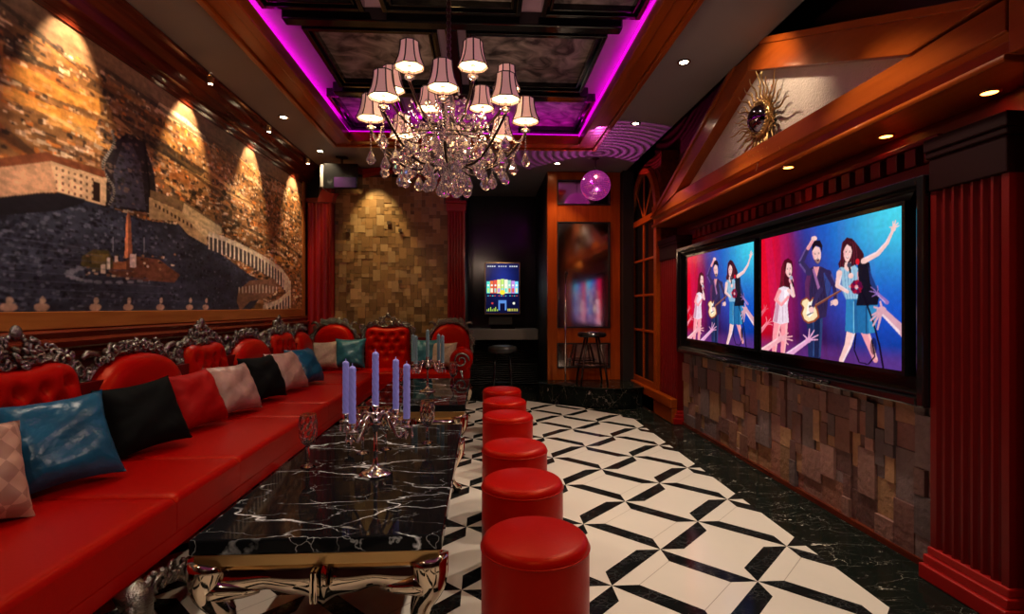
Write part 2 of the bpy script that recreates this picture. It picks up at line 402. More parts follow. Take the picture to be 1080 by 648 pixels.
# LED cove
led = MB(); ring(led, IX0-.012, IX1+.012, IY0-.012, IY1+.012, .014, 3.145, 3.172)
led.m = 1; led.box(IX0-.17, IX0-.14, IY0, IY1+.1, 3.285, 3.30).box(IX1+.12, IX1+.15, IY0, IY1+.1, 3.285, 3.30).box(IX0, IX1, IY1+.08, IY1+.11, 3.165, 3.18).box(IX0, IX1, IY0-.11, IY0-.08, 3.165, 3.18)
tag(led.build('light_strip', [M['led'], M['ledh']]), 'magenta neon strip glowing around the inner edge of the ceiling tray', 'light strip')

# coffered painted panels
def coffer(x0, x1, y0, y1, n):
    t = thing('ceiling_panel', n, 'ceiling panel', ((x0+x1)/2, (y0+y1)/2, 3.35), 'framed grisaille ceiling paintings')
    fr = MB(); ring(fr, x0, x1, y0, y1, .035, 3.27, 3.349); ring(fr, x0+.035, x1-.035, y0+.035, y1-.035, .02, 3.30, 3.349)
    ring(fr, x0+.055, x1-.055, y0+.055, y1-.055, .018, 3.285, 3.349)
    fr.build('frame', M['black'], t, bevel=.005)
    MB().box(x0+.07, x1-.07, y0+.07, y1-.07, 3.33, 3.345).build('painting', M['paint'], t)
rows = [(1.25, 2.5, 0, ''), (2.68, 3.66, 1, ''), (3.9, 4.93, 0, ''), (5.13, 6.1, 1, '')]
for ri, (y0, y1, kind, _) in enumerate(rows):
    cols = [(-1.5, -.81), (-.69, .26), (.4, 1.1)] if kind else [(-1.32, -.34), (-.13, .93)]
    for ci, (x0, x1) in enumerate(cols):
        rn = ['nearest the camera overhead', 'in the row before the chandelier', 'in the row right behind the chandelier', 'in the rear row by the far cove edge'][ri]
        cn = (['left', 'middle', 'right'] if kind else ['left', 'right'])[ci]
        coffer(x0, x1, y0, y1, 'black framed grey painted ceiling panel, %s one %s' % (cn, rn))
# black cross beams of the tray
cb = MB()
for y in (1.1, 2.59, 3.78, 5.03): cb.box(-1.40, 1.0, y-.05, y+.05, 3.25, 3.349)
cb.box(-.28, -.19, 3.83, 4.98, 3.25, 3.349); cb.box(-.28, -.19, 1.15, 2.54, 3.25, 3.349)
struct(cb, 'trim_4', M['black'], bevel=.01)

# ================================================================ raster painting helper (vertex colours on a fine grid)
class Raster:
    def __init__(s, W, H, u0, u1, v0, v1):
        s.W, s.H = W, H; s.u0, s.u1, s.v0, s.v1 = u0, u1, v0, v1
        s.a = np.zeros((H, W, 3))
        s.U, s.V = np.meshgrid(np.linspace(u0, u1, W), np.linspace(v0, v1, H))
    def px(s, u, v): return (u-s.u0)/(s.u1-s.u0)*(s.W-1), (v-s.v0)/(s.v1-s.v0)*(s.H-1)
    def mask(s, pts):
        P = [s.px(*p) for p in pts]; xs = [p[0] for p in P]; ys = [p[1] for p in P]
        x0, x1 = max(0, int(min(xs))-1), min(s.W, int(max(xs))+2); y0, y1 = max(0, int(min(ys))-1), min(s.H, int(max(ys))+2)
        if x1 <= x0 or y1 <= y0: return None
        gx, gy = np.meshgrid(np.arange(x0, x1), np.arange(y0, y1)); ins = np.zeros(gx.shape, bool)
        n = len(P)
        for i in range(n):
            (xa, ya), (xb, yb) = P[i], P[(i+1) % n]
            if ya == yb: continue
            cnd = ((ya > gy) != (yb > gy)) & (gx < (xb-xa)*(gy-ya)/(yb-ya)+xa)
            ins ^= cnd
        return (slice(y0, y1), slice(x0, x1)), ins
    def poly(s, pts, col, al=1, shade=None):
        r = s.mask(pts)
        if r is None: return
        sl, m = r; sub = s.a[sl]; sub[m] = sub[m]*(1-al)+np.array(col)*al
    def line(s, pts, w, col, al=1):
        for (a, b) in zip(pts, pts[1:]):
            dx, dy = b[0]-a[0], b[1]-a[1]; L = math.hypot(dx, dy) or 1; wa, wb = (w if isinstance(w, tuple) else (w, w))
            nx, ny = -dy/L/2, dx/L/2
            s.poly([(a[0]+nx*wa, a[1]+ny*wa), (b[0]+nx*wb, b[1]+ny*wb), (b[0]-nx*wb, b[1]-ny*wb), (a[0]-nx*wa, a[1]-ny*wa)], col, al)
    def ell(s, c, ru, rv, col, al=1, rot=0):
        s.poly([(c[0]+ru*cos(t)*cos(rot)-rv*sin(t)*sin(rot), c[1]+ru*cos(t)*sin(rot)+rv*sin(t)*cos(rot)) for t in [k*PI/10 for k in range(20)]], col, al)
    def mesh(s, name, m, pos, parent=None, off=(0, 0, 0)):
        P = pos(s.U.ravel(), s.V.ravel()) - np.array(off)
        me = bpy.data.meshes.new(name); W, H = s.W, s.H
        i = np.arange((H-1)*(W-1)); r, c = i//(W-1), i % (W-1); q = r*W+c
        F = np.stack([q, q+1, q+W+1, q+W], 1)
        me.vertices.add(W*H); me.vertices.foreach_set('co', P.ravel())
        me.loops.add(F.size); me.loops.foreach_set('vertex_index', F.ravel().astype(np.int32))
        me.polygons.add(len(F)); me.polygons.foreach_set('loop_start', (np.arange(len(F))*4).astype(np.int32))
        me.update(calc_edges=True); me.materials.append(m)
        ca = me.color_attributes.new('Col', 'FLOAT_COLOR', 'POINT')
        ca.data.foreach_set('color', np.concatenate([s.a.reshape(-1, 3), np.ones((W*H, 1))], 1).ravel())
        o = bpy.data.objects.new(name, me); C.objects.link(o); o.parent = parent
        return o
def lin(r, g, b):
    f = lambda c: ((c/255+.055)/1.055)**2.4 if c > 10 else c/255/12.92
    return (f(r), f(g), f(b))

# ================================================================ MURAL (u = Y, v = Z on the left wall)
MY0, MY1, MZ0, MZ1 = .3, 6.93, 1.225, 2.9
R = Raster(1150, 300, MY0, MY1, MZ0, MZ1)
def W3(px, py): q = at(px, py, X=XL); return (q[1], q[2])
def WP(*pp): return [W3(*p) for p in pp]
tz = (R.V-MZ0)/(MZ1-MZ0)
base = np.array(lin(150, 104, 62)); top = np.array(lin(120, 88, 66)); plz = np.array(lin(44, 48, 62))
R.a[:] = np.where(tz[..., None] > .86, top, base*(.7+.5*tz[..., None]))
def bandnoise(W, H, sx, sy):
    g = RNG.random((H//sy+3, W//sx+3)); yi = np.arange(H)/sy; xi = np.arange(W)/sx
    y0 = yi.astype(int); x0 = xi.astype(int); fy = (yi-y0)[:, None]; fx = (xi-x0)[None]
    return (g[y0][:, x0]*(1-fy)*(1-fx)+g[y0+1][:, x0]*fy*(1-fx)+g[y0][:, x0+1]*(1-fy)*fx+g[y0+1][:, x0+1]*fy*fx)
nz = bandnoise(R.W, R.H, 60, 10)*.6+bandnoise(R.W, R.H, 14, 4)*.4
R.a *= (.25+1.5*nz**1.3)[..., None]
# packed city roofs, streets and facades
city = [lin(200, 158, 118), lin(172, 120, 82), lin(96, 68, 52), lin(30, 24, 24), lin(235, 205, 170), lin(136, 98, 74), lin(50, 44, 46), lin(206, 120, 50), lin(20, 16, 18), lin(225, 190, 160)]
for k in range(5200):
    u = random.uniform(MY0, MY1); v = MZ0+(MZ1-MZ0)*random.uniform(.02, .86)
    w = random.uniform(.015, .09)*(1.5-.8*(v-MZ0)/(MZ1-MZ0)); h = random.uniform(.008, .03)
    sl = random.uniform(-.15, .15); c = random.choice(city); br = random.uniform(.5, 1.2)
    R.poly([(u, v), (u+w, v+sl*w), (u+w, v+sl*w+h), (u, v+h)], [x*br for x in c], .75)
for k in range(26):     # broad light and dark districts
    u = random.uniform(MY0, MY1-.6); v = random.uniform(1.75, 2.65); L = random.uniform(.3, .9); h = random.uniform(.03, .10); a_ = random.uniform(-.12, .04)
    c = random.choice([lin(24, 18, 18), lin(214, 150, 74), lin(226, 196, 160), lin(60, 40, 30), lin(150, 84, 36)])
    R.poly([(u, v), (u+L*.4, v+h*.2), (u+L, v+a_), (u+L*.9, v+a_+h*.7), (u+L*.5, v+h*1.1), (u+.05, v+h)], c, .62)
for k in range(2600):
    u = random.uniform(MY0, MY1); v = MZ0+(MZ1-MZ0)*random.uniform(.25, .88); w = random.uniform(.01, .045); h = random.uniform(.006, .02)
    c = random.choice(city); br = random.uniform(.6, 1.3); R.poly([(u, v), (u+w, v), (u+w, v+h), (u+w*.5, v+h*1.4), (u, v+h)], [x*br for x in c], .85)
for k in range(45):      # long dark streets and bright ridges
    u = random.uniform(MY0, MY1); v = random.uniform(1.9, 2.75); L = random.uniform(.4, 1.3); s = random.uniform(-.22, .05)
    R.line([(u, v), (u+L, v+L*s)], random.uniform(.01, .035), random.choice([lin(30, 22, 20), lin(215, 165, 105), lin(90, 55, 30)]), .7)
# blue-grey plaza
R.poly(WP((-60, 214), (0, 214), (60, 202), (108, 216), (150, 232), (195, 238), (215, 256), (262, 290), (284, 300), (262, 328), (-60, 330)), plz)
R.poly([(MY0, 1.22), (2.75, 1.22), (2.75, 1.93), (MY0, 1.95)], plz)
R.poly(WP((104, 218), (108, 175), (118, 150), (132, 140), (150, 150), (160, 180), (166, 226)), lin(34, 30, 34))
R.poly(WP((113, 216), (118, 178), (127, 152), (136, 150), (146, 172), (152, 222)), lin(66, 64, 76))
for k in range(240):
    px, py = random.uniform(104, 165), random.uniform(142, 216); R.ell(W3(px, py), random.uniform(.008, .03), random.uniform(.004, .012), random.choice([lin(20, 18, 22), lin(34, 34, 30), lin(110, 90, 80), lin(50, 44, 40)]), .8)
for k in range(260):   # dark tree clumps among the roofs
    px, py = random.uniform(165, 318), random.uniform(200, 318)
    if py < 245+(px-215)*.55 and py > 150: R.ell(W3(px, py), random.uniform(.02, .06), random.uniform(.01, .025), random.choice([lin(18, 18, 14), lin(28, 26, 18), lin(90, 70, 50)]), .8)
R.poly(WP((0, 60), (40, 78), (70, 96), (102, 104), (104, 120), (60, 106), (0, 78)), lin(210, 140, 60), .7)
R.poly(WP((0, 88), (50, 110), (100, 128), (98, 136), (40, 118), (0, 102)), lin(225, 150, 60), .6)
R.poly(WP((0, 46), (60, 74), (66, 80), (0, 56)), lin(16, 12, 14), .85)
R.poly(WP((120, 122), (170, 150), (215, 180), (210, 186), (150, 152)), lin(24, 18, 20), .8)
pm = bandnoise(R.W, R.H, 26, 7)
pz = (np.abs(R.a-plz).sum(2) < .002)
R.a[pz] = plz*(.55+.9*pm[pz])[:, None]
for k in range(1500):    # crowd specks and parked cars
    px, py = random.uniform(-40, 270), random.uniform(205, 326); u, v = W3(px, py)
    ok = py > 214 and (py-214) > (px-150)*.62
    if ok: R.ell((u, v), random.uniform(.006, .022), random.uniform(.004, .011), random.choice([lin(12, 12, 20), lin(20, 22, 34), lin(80, 84, 100)]), .8)
for k in range(70):
    t = k/70; R.ell(W3(112+6*sin(t*9), 216-78*t), .012, .008, lin(150, 140, 130) if k % 2 else lin(15, 15, 20)); R.ell(W3(158-8*t, 220-70*t), .012, .008, lin(10, 12, 12))
# left palace
R.poly(WP((-60, 172), (0, 166), (45, 160), (108, 180), (110, 190), (50, 172), (-60, 184)), lin(120, 66, 40))
R.poly(WP((-60, 182), (0, 176), (50, 170), (110, 188), (109, 217), (58, 202), (0, 212), (-60, 216)), lin(196, 150, 116))
R.poly(WP((50, 170), (110, 188), (109, 217), (58, 202)), lin(214, 176, 138))
for r in range(4):
    for q in range(8):
        x = 56+q*6.4; y = 176+r*7+q*1.9
        if y < 212 and x < 96: R.poly(WP((x, y), (x+2, y+.6), (x+2, y+3.4), (x, y+2.8)), lin(96, 60, 44))
R.poly(WP((96, 191), (103, 193), (103, 213), (96, 211)), lin(40, 26, 22))
R.poly(WP((-60, 214), (40, 203), (62, 203), (88, 213), (60, 222), (-60, 232)), lin(20, 20, 26))
# right palace and the curved colonnade
R.poly(WP((156, 200), (196, 214), (232, 238), (234, 246), (210, 246), (190, 226), (156, 212)), lin(110, 88, 62))
R.poly(WP((155, 208), (192, 224), (216, 248), (217, 259), (196, 247), (184, 233), (155, 231)), lin(176, 146, 106))
for q in range(10): R.poly(WP((161+q*4.2, 214+q*2.4), (163+q*4.2, 215+q*2.4), (163+q*4.2, 219+q*2.4), (161+q*4.2, 218+q*2.4)), lin(80, 60, 44))
R.poly(WP((192, 214), (232, 240), (232, 246), (214, 250), (190, 226)), lin(190, 165, 125))
arc = [(218, 246, 17), (236, 252, 17), (254, 260, 17), (270, 268, 17), (284, 276, 17), (296, 285, 18), (304, 296, 18), (304, 308, 17), (292, 318, 10), (276, 324, 4)]
for (a, b) in zip(arc, arc[1:]):
    R.poly(WP((a[0], a[1]), (b[0], b[1]), (b[0], b[1]+b[2]), (a[0], a[1]+a[2])), lin(70, 62, 60))
    R.poly(WP((a[0], a[1]-2), (b[0], b[1]-2), (b[0], b[1]+3), (a[0], a[1]+3)), lin(196, 176, 148))
    for q in range(4):
        t = q/4; x = a[0]+(b[0]-a[0])*t; y = a[1]+(b[1]-a[1])*t; h = a[2]+(b[2]-a[2])*t
        R.poly(WP((x, y), (x+1.5, y+.4), (x+1.5, y+h), (x, y+h)), lin(205, 188, 164))
R.poly(WP((262, 296), (288, 294), (292, 304), (280, 314), (262, 318), (252, 328), (248, 318), (250, 306)), lin(120, 86, 66))
for q in range(12): x = 250+q*3.6; R.poly(WP((x, 300+abs(q-6)*.5), (x+1.3, 300+abs(q-6)*.5), (x+1.3, 309), (x, 309)), lin(190, 172, 150))
# obelisk and fountain island
R.poly(WP((130.8, 230), (133, 222), (135.4, 230), (137.5, 272), (129, 272)), lin(196, 122, 82))
R.poly(WP((133, 222), (135.4, 230), (137.5, 272), (133, 272)), lin(128, 76, 54))
for q in range(26):
    a_ = 2*PI*q/26; R.ell(W3(118+48*cos(a_), 289+9*sin(a_)), .035, .010, lin(120, 122, 136), .75)
R.poly(WP((84, 270), (96, 263), (112, 264), (120, 282), (100, 286), (82, 280)), lin(70, 62, 34)); R.poly(WP((140, 270), (166, 274), (188, 290), (182, 298), (150, 296), (118, 292), (112, 284)), lin(92, 56, 42))
for q in range(60): R.ell(W3(random.uniform(86, 186), random.uniform(268, 296)), random.uniform(.008, .02), .007, random.choice([lin(30, 24, 22), lin(130, 96, 70), lin(190, 170, 150), lin(60, 50, 30)]), .85)
for x, y, w, h, c in ((103, 268, 18, 10, (110, 90, 50)), (112, 272, 4, 12, (220, 205, 190)), (120, 270, 3, 9, (200, 180, 160)), (138, 268, 7, 14, (200, 176, 170)), (124, 276, 14, 8, (150, 92, 60)), (150, 282, 22, 7, (96, 58, 44)), (106, 279, 5, 9, (210, 190, 175))):
    R.poly(WP((x-w/2, y), (x+w/2, y), (x+w/2, y+h), (x-w/2, y+h)), lin(*c))
for x0 in (117, 150): R.line(WP((x0, 250), (x0, 266)), .006, lin(120, 122, 135))
for x in (-30, 6, 41, 98, 133, 167, 198, 215, 300):   # statues along the near parapet
    R.ell(W3(x, 324), .05, .022, lin(160, 128, 110)); R.ell(W3(x+1, 317), .02, .02, lin(170, 140, 120))
for k in range(8): R.line(WP((0, 250+k*9), (90+k*16, 262+k*8)), .006, lin(74, 78, 96), .5)
R.a[:] = np.where((tz[..., None] > .90), top*(.8+.4*bandnoise(R.W, R.H, 40, 8)[..., None]), R.a)
g1 = bandnoise(R.W, R.H, 7, 3); g2 = bandnoise(R.W, R.H, 2, 1); g3 = bandnoise(R.W, R.H, 90, 30)
R.a *= ((.55+.55*g1+.16*g2)*(.6+.85*g3))[..., None]*1.6  # overall gain brightens the print in place of wash light
R.a[1:-1, 1:-1] = (R.a[1:-1, 1:-1]*3+R.a[:-2, 1:-1]+R.a[2:, 1:-1]+R.a[1:-1, :-2]*1.5+R.a[1:-1, 2:]*1.5)/8
mu = thing('mural', 'huge aerial city plaza mural with obelisk in an amber wood frame on the left wall', 'mural', (XL, 3.6, 2.05))
off = Vector(mu.location)
mc = MB(); mc.box(XL+.001, XL+.012, MY0, MY1, MZ0, MZ1+.01); mc.build('backing', M['blackm'], mu)
R.mesh('picture', M['mural'], lambda u, v: np.stack([np.full_like(u, XL+.014), u, v], 1), mu, off)
fr = MB()
fr.box(XL+.001, XL+.03, MY0-.1, 7.02, 1.13, 1.225).box(XL+.001, XL+.03, 6.93, 7.02, 1.225, 2.9).box(XL+.001, XL+.035, MY0-.1, MY0, 1.225, 2.9)
fr.build('frame', M['tan'], mu, bevel=.004)
MB().box(XL+.014, XL+.024, MY0, MY1, 2.84, 2.872).build('top_bead', M['brown'], mu)

# small glinting spots above the mural
for k, (yy) in enumerate((1.6, 3.1, 4.28, 5.42, 6.6)):
    t = thing('spot_light', '%s small gold spotlight tucked under the crown moulding above the mural' % ['closest', 'second', 'third', 'fourth', 'farthest'][k], 'spotlight', (XL+.2, yy, 3.06), 'mural spotlights')
    MB().lathe([(.018, -.05), (.024, -.045), (.024, 0), (.012, .012)], XL+.2, yy, 3.06, 14, caps=False).build('housing', M['gold'], t, smooth=True)
    MB().lathe([(.0, -.051), (.016, -.051)], XL+.2, yy, 3.06, 14).build('lens', M['lamp'], t)
    L = bpy.data.lights.new('mural_spot', 'SPOT'); L.energy = 62; L.color = (1, .72, .40); L.spot_size = 1.15; L.spot_blend = .6; L.shadow_soft_size = .02
    lo = bpy.data.objects.new('mural_spot', L); C.objects.link(lo); lo.location = (XL+.23, yy, 3.0)
    lo.rotation_euler = (Vector((XL, yy, 2.55))-lo.location).to_track_quat('-Z', 'Y').to_euler()

# ================================================================ BACK WALL: stone mosaic in a red arch
def mosaic(W, H, cell, sizes, rd):
    nx, nz_ = int(round(W/cell)), int(round(H/cell)); occ = [[0]*nz_ for _ in range(nx)]; out = []
    for j in range(nz_):
        for i in range(nx):
            if occ[i][j]: continue
            rd.shuffle(sizes)
            for (a, b) in sizes+[(1, 1)]:
                if i+a <= nx and j+b <= nz_ and all(not occ[x][y] for x in range(i, i+a) for y in range(j, j+b)):
                    for x in range(i, i+a):
                        for y in range(j, j+b): occ[x][y] = 1
                    out.append((i*cell, (i+a)*cell, j*cell, (j+b)*cell)); break
    return out
rd = random.Random(3)
st = MB()
def archz(x): u = max(-1, min(1, (x+1.235)/.76)); return 2.62+.44*math.sqrt(max(0, 1-u*u))
for (a, b, c, d) in mosaic(1.5, 2.6, .05, [(2, 2), (1, 1), (2, 1), (1, 2), (2, 2), (2, 3), (1, 1), (1, 1)], rd):
    x0, x1, z0, z1 = -1.985+a, -1.985+b, .5+c, .5+d
    if z1 > archz((x0+x1)/2)+.02: continue
    g = rd.uniform(.6, 1.2); col = rd.choice([(.34, .19, .07), (.27, .15, .055), (.42, .27, .12), (.2, .11, .04)])
    st.col = tuple(x*g for x in col); dp = rd.uniform(.012, .022)
    st.box(x0+.001, x1-.001, 7.2-dp, 7.2, z0+.001, z1-.001)
st.col = (.08, .05, .03)
for px, py in ((368, 243), (422, 243), (368, 297), (422, 297), (355, 235), (410, 235)):
    q = at(px, py, Y=7.16); st.box(q[0]-.022, q[0]+.022, 7.15, 7.17, q[2]-.022, q[2]+.022)
tag(st.build('stone_wall_panel', M['gstone'], colors=True), 'gold lit square stone mosaic panel inside the red arch on the back wall', 'wall panel')
# red arch frame
ar = thing('red_arch', 'red lacquered arch with fluted right column framing the gold stone mosaic', 'arch', (-1.235, 7.1, 0))
def archcurve(rx, rz, n=24): return [(-1.235-rx*cos(PI*k/n), 2.62+rz*sin(PI*k/n)) for k in range(n+1)]
inn, outc = archcurve(.745, .42), archcurve(.93, .475)
am = MB()
for k in range(24):
    am.prism([inn[k], inn[k+1], outc[k+1], outc[k]], 'y', 7.02, 7.19)
am.build('arch_band', M['redcol'], ar)
def fluted(mb, x0, x1, yf, yb, z0, z1, n):
    """pilaster whose fluted face looks to -Y"""
    w = x1-x0; pts = [(x0, yb), (x0, yf)]
    m = w*.08; fw = (w-2*m)/n
    for k in range(n):
        a = x0+m+k*fw
        for q in range(5): t = q/4; pts.append((a+fw*(.12+.76*t), yf+.018*sin(PI*t)))
    pts += [(x1, yf), (x1, yb)]
    mb.prism(pts, 'z', z0, z1)
cl = MB(); fluted(cl, -.475, -.245, 7.02, 7.19, .1, 2.52, 5); cl.build('column', M['redcol'], ar)
cl = MB(); cl.box(-.49, -.23, 7.0, 7.19, 2.52, 2.62).box(-.5, -.22, 6.98, 7.19, 2.62, 2.66); cl.build('capital', M['redcol'], ar, bevel=.01); MB().box(-.49, -.23, 7.0, 7.19, 0.002, .1).build('column_base', M['redcol'], ar, bevel=.01)
cl = MB(); fluted(cl, -2.3, -1.995, 7.05, 7.19, .1, 2.62, 3); cl.build('column', M['redcol'], ar)
MB().box(-2.32, -1.98, 7.03, 7.19, 2.62, 2.68).build('capital', M['redwood'], ar)
# wall above arch: dark red fill
am = MB()
for k in range(24):
    a, b = outc[k], outc[k+1]; am.prism([(a[0], min(a[1], 3.09)), (b[0], min(b[1], 3.09)), (b[0], 3.095), (a[0], 3.095)], 'y', 7.1, 7.19)
am.build('spandrel', M['redwall'], ar)

# speaker hanging upper left
sp = thing('wall_speaker', 'black speaker with a pale side hung in the far left ceiling corner', 'speaker', (-1.74, 6.6, 2.82))
MB().box(-1.93, -1.52, 6.48, 6.75, 2.68, 2.99).build('cabinet', M['black'], sp, bevel=.01)
MB().box(-1.97, -1.931, 6.48, 6.75, 2.70, 2.97).build('side_panel', M['grey'], sp, bevel=.005)
MB().box(-1.8, -1.54, 6.472, 6.48, 2.70, 2.82).build('grille', M['purple'], sp)  # purple reflection put into the grille's own colour
MB().tube([(-1.74, 6.6, 2.99), (-1.74, 6.6, 3.1)], .015).box(-1.8, -1.68, 6.55, 6.65, 3.08, 3.099).build('bracket', M['iron'], sp)

# ================================================================ MIRRORED FRAME on the right half of the back wall
mf = thing('mirrored_door', 'amber wood panel with a tall mirror and small upper mirror behind the platform', 'mirror', (1.37, 7.15, .25))
fm = MB()
x0, x1, y0, y1 = .87, 1.87, 7.12, 7.19
fm.box(x0, 1.0, y0, y1, .255, 3.09).box(1.73, x1, y0, y1, .255, 3.09)
fm.box(1.0, 1.73, y0, y1, .255, .42).box(1.0, 1.73, y0, y1, .76, .965).box(1.0, 1.73, y0, y1, 2.41, 2.64).box(1.0, 1.73, y0, y1, 2.98, 3.09)
fm.build('frame', M['orangev'], mf, bevel=.004)
fm = MB(); ring2 = [(1.0, 1.73, .42, .76), (1.0, 1.73, .965, 2.41), (1.0, 1.73, 2.64, 2.98)]
for (a, b, c, d) in ring2:
    fm.box(a, a+.015, 7.105, 7.125, c, d).box(b-.015, b, 7.105, 7.125, c, d).box(a+.015, b-.015, 7.105, 7.125, c, c+.015).box(a+.015, b-.015, 7.105, 7.125, d-.015, d)
fm.build('bead', M['blackm'], mf)
MB().box(1.0, 1.73, 7.15, 7.17, .965, 2.41).build('mirror_pane', M['mirror'], mf)
MB().box(1.0, 1.73, 7.15, 7.17, .42, .76).build('mirror_pane', M['mirror'], mf)
MB().box(1.0, 1.73, 7.15, 7.17, 2.64, 2.98).build('upper_mirror_pane', M['mirror'], mf)
MB().tube([(1.02, 7.1, 1.35), (1.02, 7.08, 1.36), (1.02, 7.08, 1.5), (1.02, 7.1, 1.51)], .008).build('handle', M['steel'], mf, smooth=True)

# arched french window in the right wall
wx = 2.03
wn = MB()
cy, ry, rz, zs = 6.65, .54, .66, 2.36
wn.box(wx, wx+.06, 6.1, 6.2, .25, zs).box(wx, wx+.06, 7.06, 7.18, .25, zs)
wn.box(wx-.005, wx+.06, 6.2, 7.06, zs-.05, zs+.03).box(wx, wx+.06, 6.2, 7.06, .25, .34)
N = 20
for k in range(N):
    a, b = PI*k/N, PI*(k+1)/N
    wn.prism([(cy+ry*cos(a), zs+rz*sin(a)), (cy+ry*cos(b), zs+rz*sin(b)), (cy+(ry-.09)*cos(b), zs+(rz-.09)*sin(b)), (cy+(ry-.09)*cos(a), zs+(rz-.09)*sin(a))], 'x', wx, wx+.06)
for a in (PI/2, PI/4, 3*PI/4):
    wn.tube([(wx+.03, cy, zs), (wx+.03, cy+(ry-.05)*cos(a), zs+(rz-.05)*sin(a))], .016, 6)
wn.box(wx+.01, wx+.05, cy-.015, cy+.015, .34, zs-.05)
for z in (.95, 1.4, 1.85): wn.box(wx+.01, wx+.05, 6.2, 7.06, z-.014, z+.014)
wo = struct(wn, 'window_1', M['orange'], bevel=.004)
gl = MB(); gl.box(wx+.025, wx+.035, 6.15, 7.1, .3, zs)
gl.prism([(cy+(ry-.04)*cos(PI*k/16), zs+(rz-.04)*sin(PI*k/16)) for k in range(17)], 'x', wx+.025, wx+.035)
gl.build('pane', M['darkglass'], wo)
bk = MB().box(wx+.06, XR, 6.1, 7.19, 0, 3.1).box(2.0, XR, 6.1, 7.19, .0, .25)
struct(bk, 'trim_5', M['brown'])
struct(MB().box(1.88, 2.03, 7.02, 7.19, .25, 3.09), 'trim_6', M['blackm'])
struct(MB().box(1.985, 2.06, 5.5, 7.1, .17, .27).box(2.0, 2.06, 5.5, 7.1, 0.002, .17), 'baseboard_right', M['orange'], bevel=.01)

# ================================================================ TV WALL
# stone dado
rd = random.Random(11); dd = MB()
pal = [(.22, .085, .055), (.26, .12, .06), (.14, .055, .045), (.30, .15, .07), (.11, .07, .07), (.24, .11, .085), (.16, .10, .095)]
for (a, b, c, d) in mosaic(3.144, .786, .0655, [(2, 3), (3, 4), (2, 2), (3, 3), (1, 2), (2, 4), (4, 3), (3, 2), (1, 3), (1, 1)], rd):
    g = rd.uniform(.6, 1.2); dd.col = tuple(x*g for x in rd.choice(pal)); dp = rd.uniform(.0, .03)
    dd.box(2.13-dp, 2.16, 2.342+a+.0015, 2.342+b-.0015, .01+c+.0015, .01+d-.0015)
tag(dd.build('stone_dado', M['stone'], colors=True), 'brown split stone cladding on the wall below the two screens', 'stone cladding')
struct(MB().box(2.16, XR-.002, 2.33, 5.49, 0, 1.87), 'trim_7', M['blackm'])
struct(MB().box(2.1, 2.14, 2.33, 5.5, .002, .035), 'trim_8', M['brown'])
# black screen surround
ss = thing('screen_surround', 'wide glossy black frame around both television screens', 'frame', (2.1, 3.9, 1.3))
def frame_x(mb, ya, yb, za, zb, w, xf, xb):
    mb.box(xf, xb, ya, ya+w, za, zb).box(xf, xb, yb-w, yb, za, zb).box(xf, xb, ya+w, yb-w, za, za+w).box(xf, xb, ya+w, yb-w, zb-w, zb)
fr = MB(); frame_x(fr, 2.33, 5.46, .78, 1.865, .045, 2.03, 2.13); frame_x(fr, 2.375, 5.415, .825, 1.82, .02, 2.05, 2.13); fr.build('outer_frame', M['black'], ss, bevel=.008)
MB().box(2.10, 2.129, 2.395, 5.395, .845, 1.80).build('back_panel', M['black'], ss)
bv = MB()
bv.quad((2.06, 2.42, 1.80), (2.06, 5.38, 1.80), (2.1, 5.3, 1.755), (2.1, 2.5, 1.755)); bv.build('bevel_strip', M['darkgrey'], ss)
for yy in (3.85, 3.2, 4.5):
    cv = MB()
    for q in range(-3, 4): cv.blob((2.025, yy+q*.06, .80+.006*(q % 2)), Vector((.012, 0, 0)), Vector((0, .034, .0)), Vector((0, 0, .014)), 8, 5)
    cv.build('carving', M['black'], ss, smooth=True)

# screens
SY0, SY1, SZ0, SZ1 = 2.48, 3.79, .935, 1.748
S = Raster(420, 262, 0, 1, 0, 1)      # u from the far (left) edge to the near (right) edge, v up
TLc, BLc, TRc, BRc = (295, 150), (297, 483), (714, 52), (714, 543)
def Z(zx, zy):
    q = at(700+zx/2.842, 200+zy/2.842, X=2.05)
    return ((3.79-q[1])/1.31, (q[2]-SZ0)/(SZ1-SZ0))
def ZP(*pp): return [Z(*p) for p in pp]
U, V = S.U, S.V
redc, purc, bluc, cyan = [np.array(lin(*c)) for c in ((225, 8, 40), (60, 22, 90), (14, 72, 190), (70, 215, 235))]
def sm(x, a, b): t = np.clip((x-a)/(b-a), 0, 1); return (t*t*(3-2*t))[..., None]
bg = redc+(purc-redc)*sm(U+.0*V, .02, .42); bg = bg+(bluc-bg)*sm(U+.35*V, .55, .95)
bg = bg*(1-.55*sm(1-V, .62, .98)*1)
bg = bg+(cyan-bg)*(np.exp(-(((U-1.0)/.28)**2+((V-1.0)/.34)**2))[..., None]*.95)
floorp = sm(1-V, .84, .97); bg = bg*(1-floorp*.55)+np.array(lin(110, 50, 130))*floorp*.55
S.a[:] = bg
skin, skinp, white, den = lin(245, 196, 190), lin(232, 150, 160), lin(240, 225, 238), lin(40, 120, 170)
hair = lin(70, 14, 30)
def el(cx, cy, w, h, c, al=1, rot=0):   # ellipse in sketch units
    S.poly(ZP(*[(cx+w*cos(t)*cos(rot)-h*sin(t)*sin(rot), cy+w*cos(t)*sin(rot)+h*sin(t)*cos(rot)) for t in [k*PI/12 for k in range(24)]]), c, al)
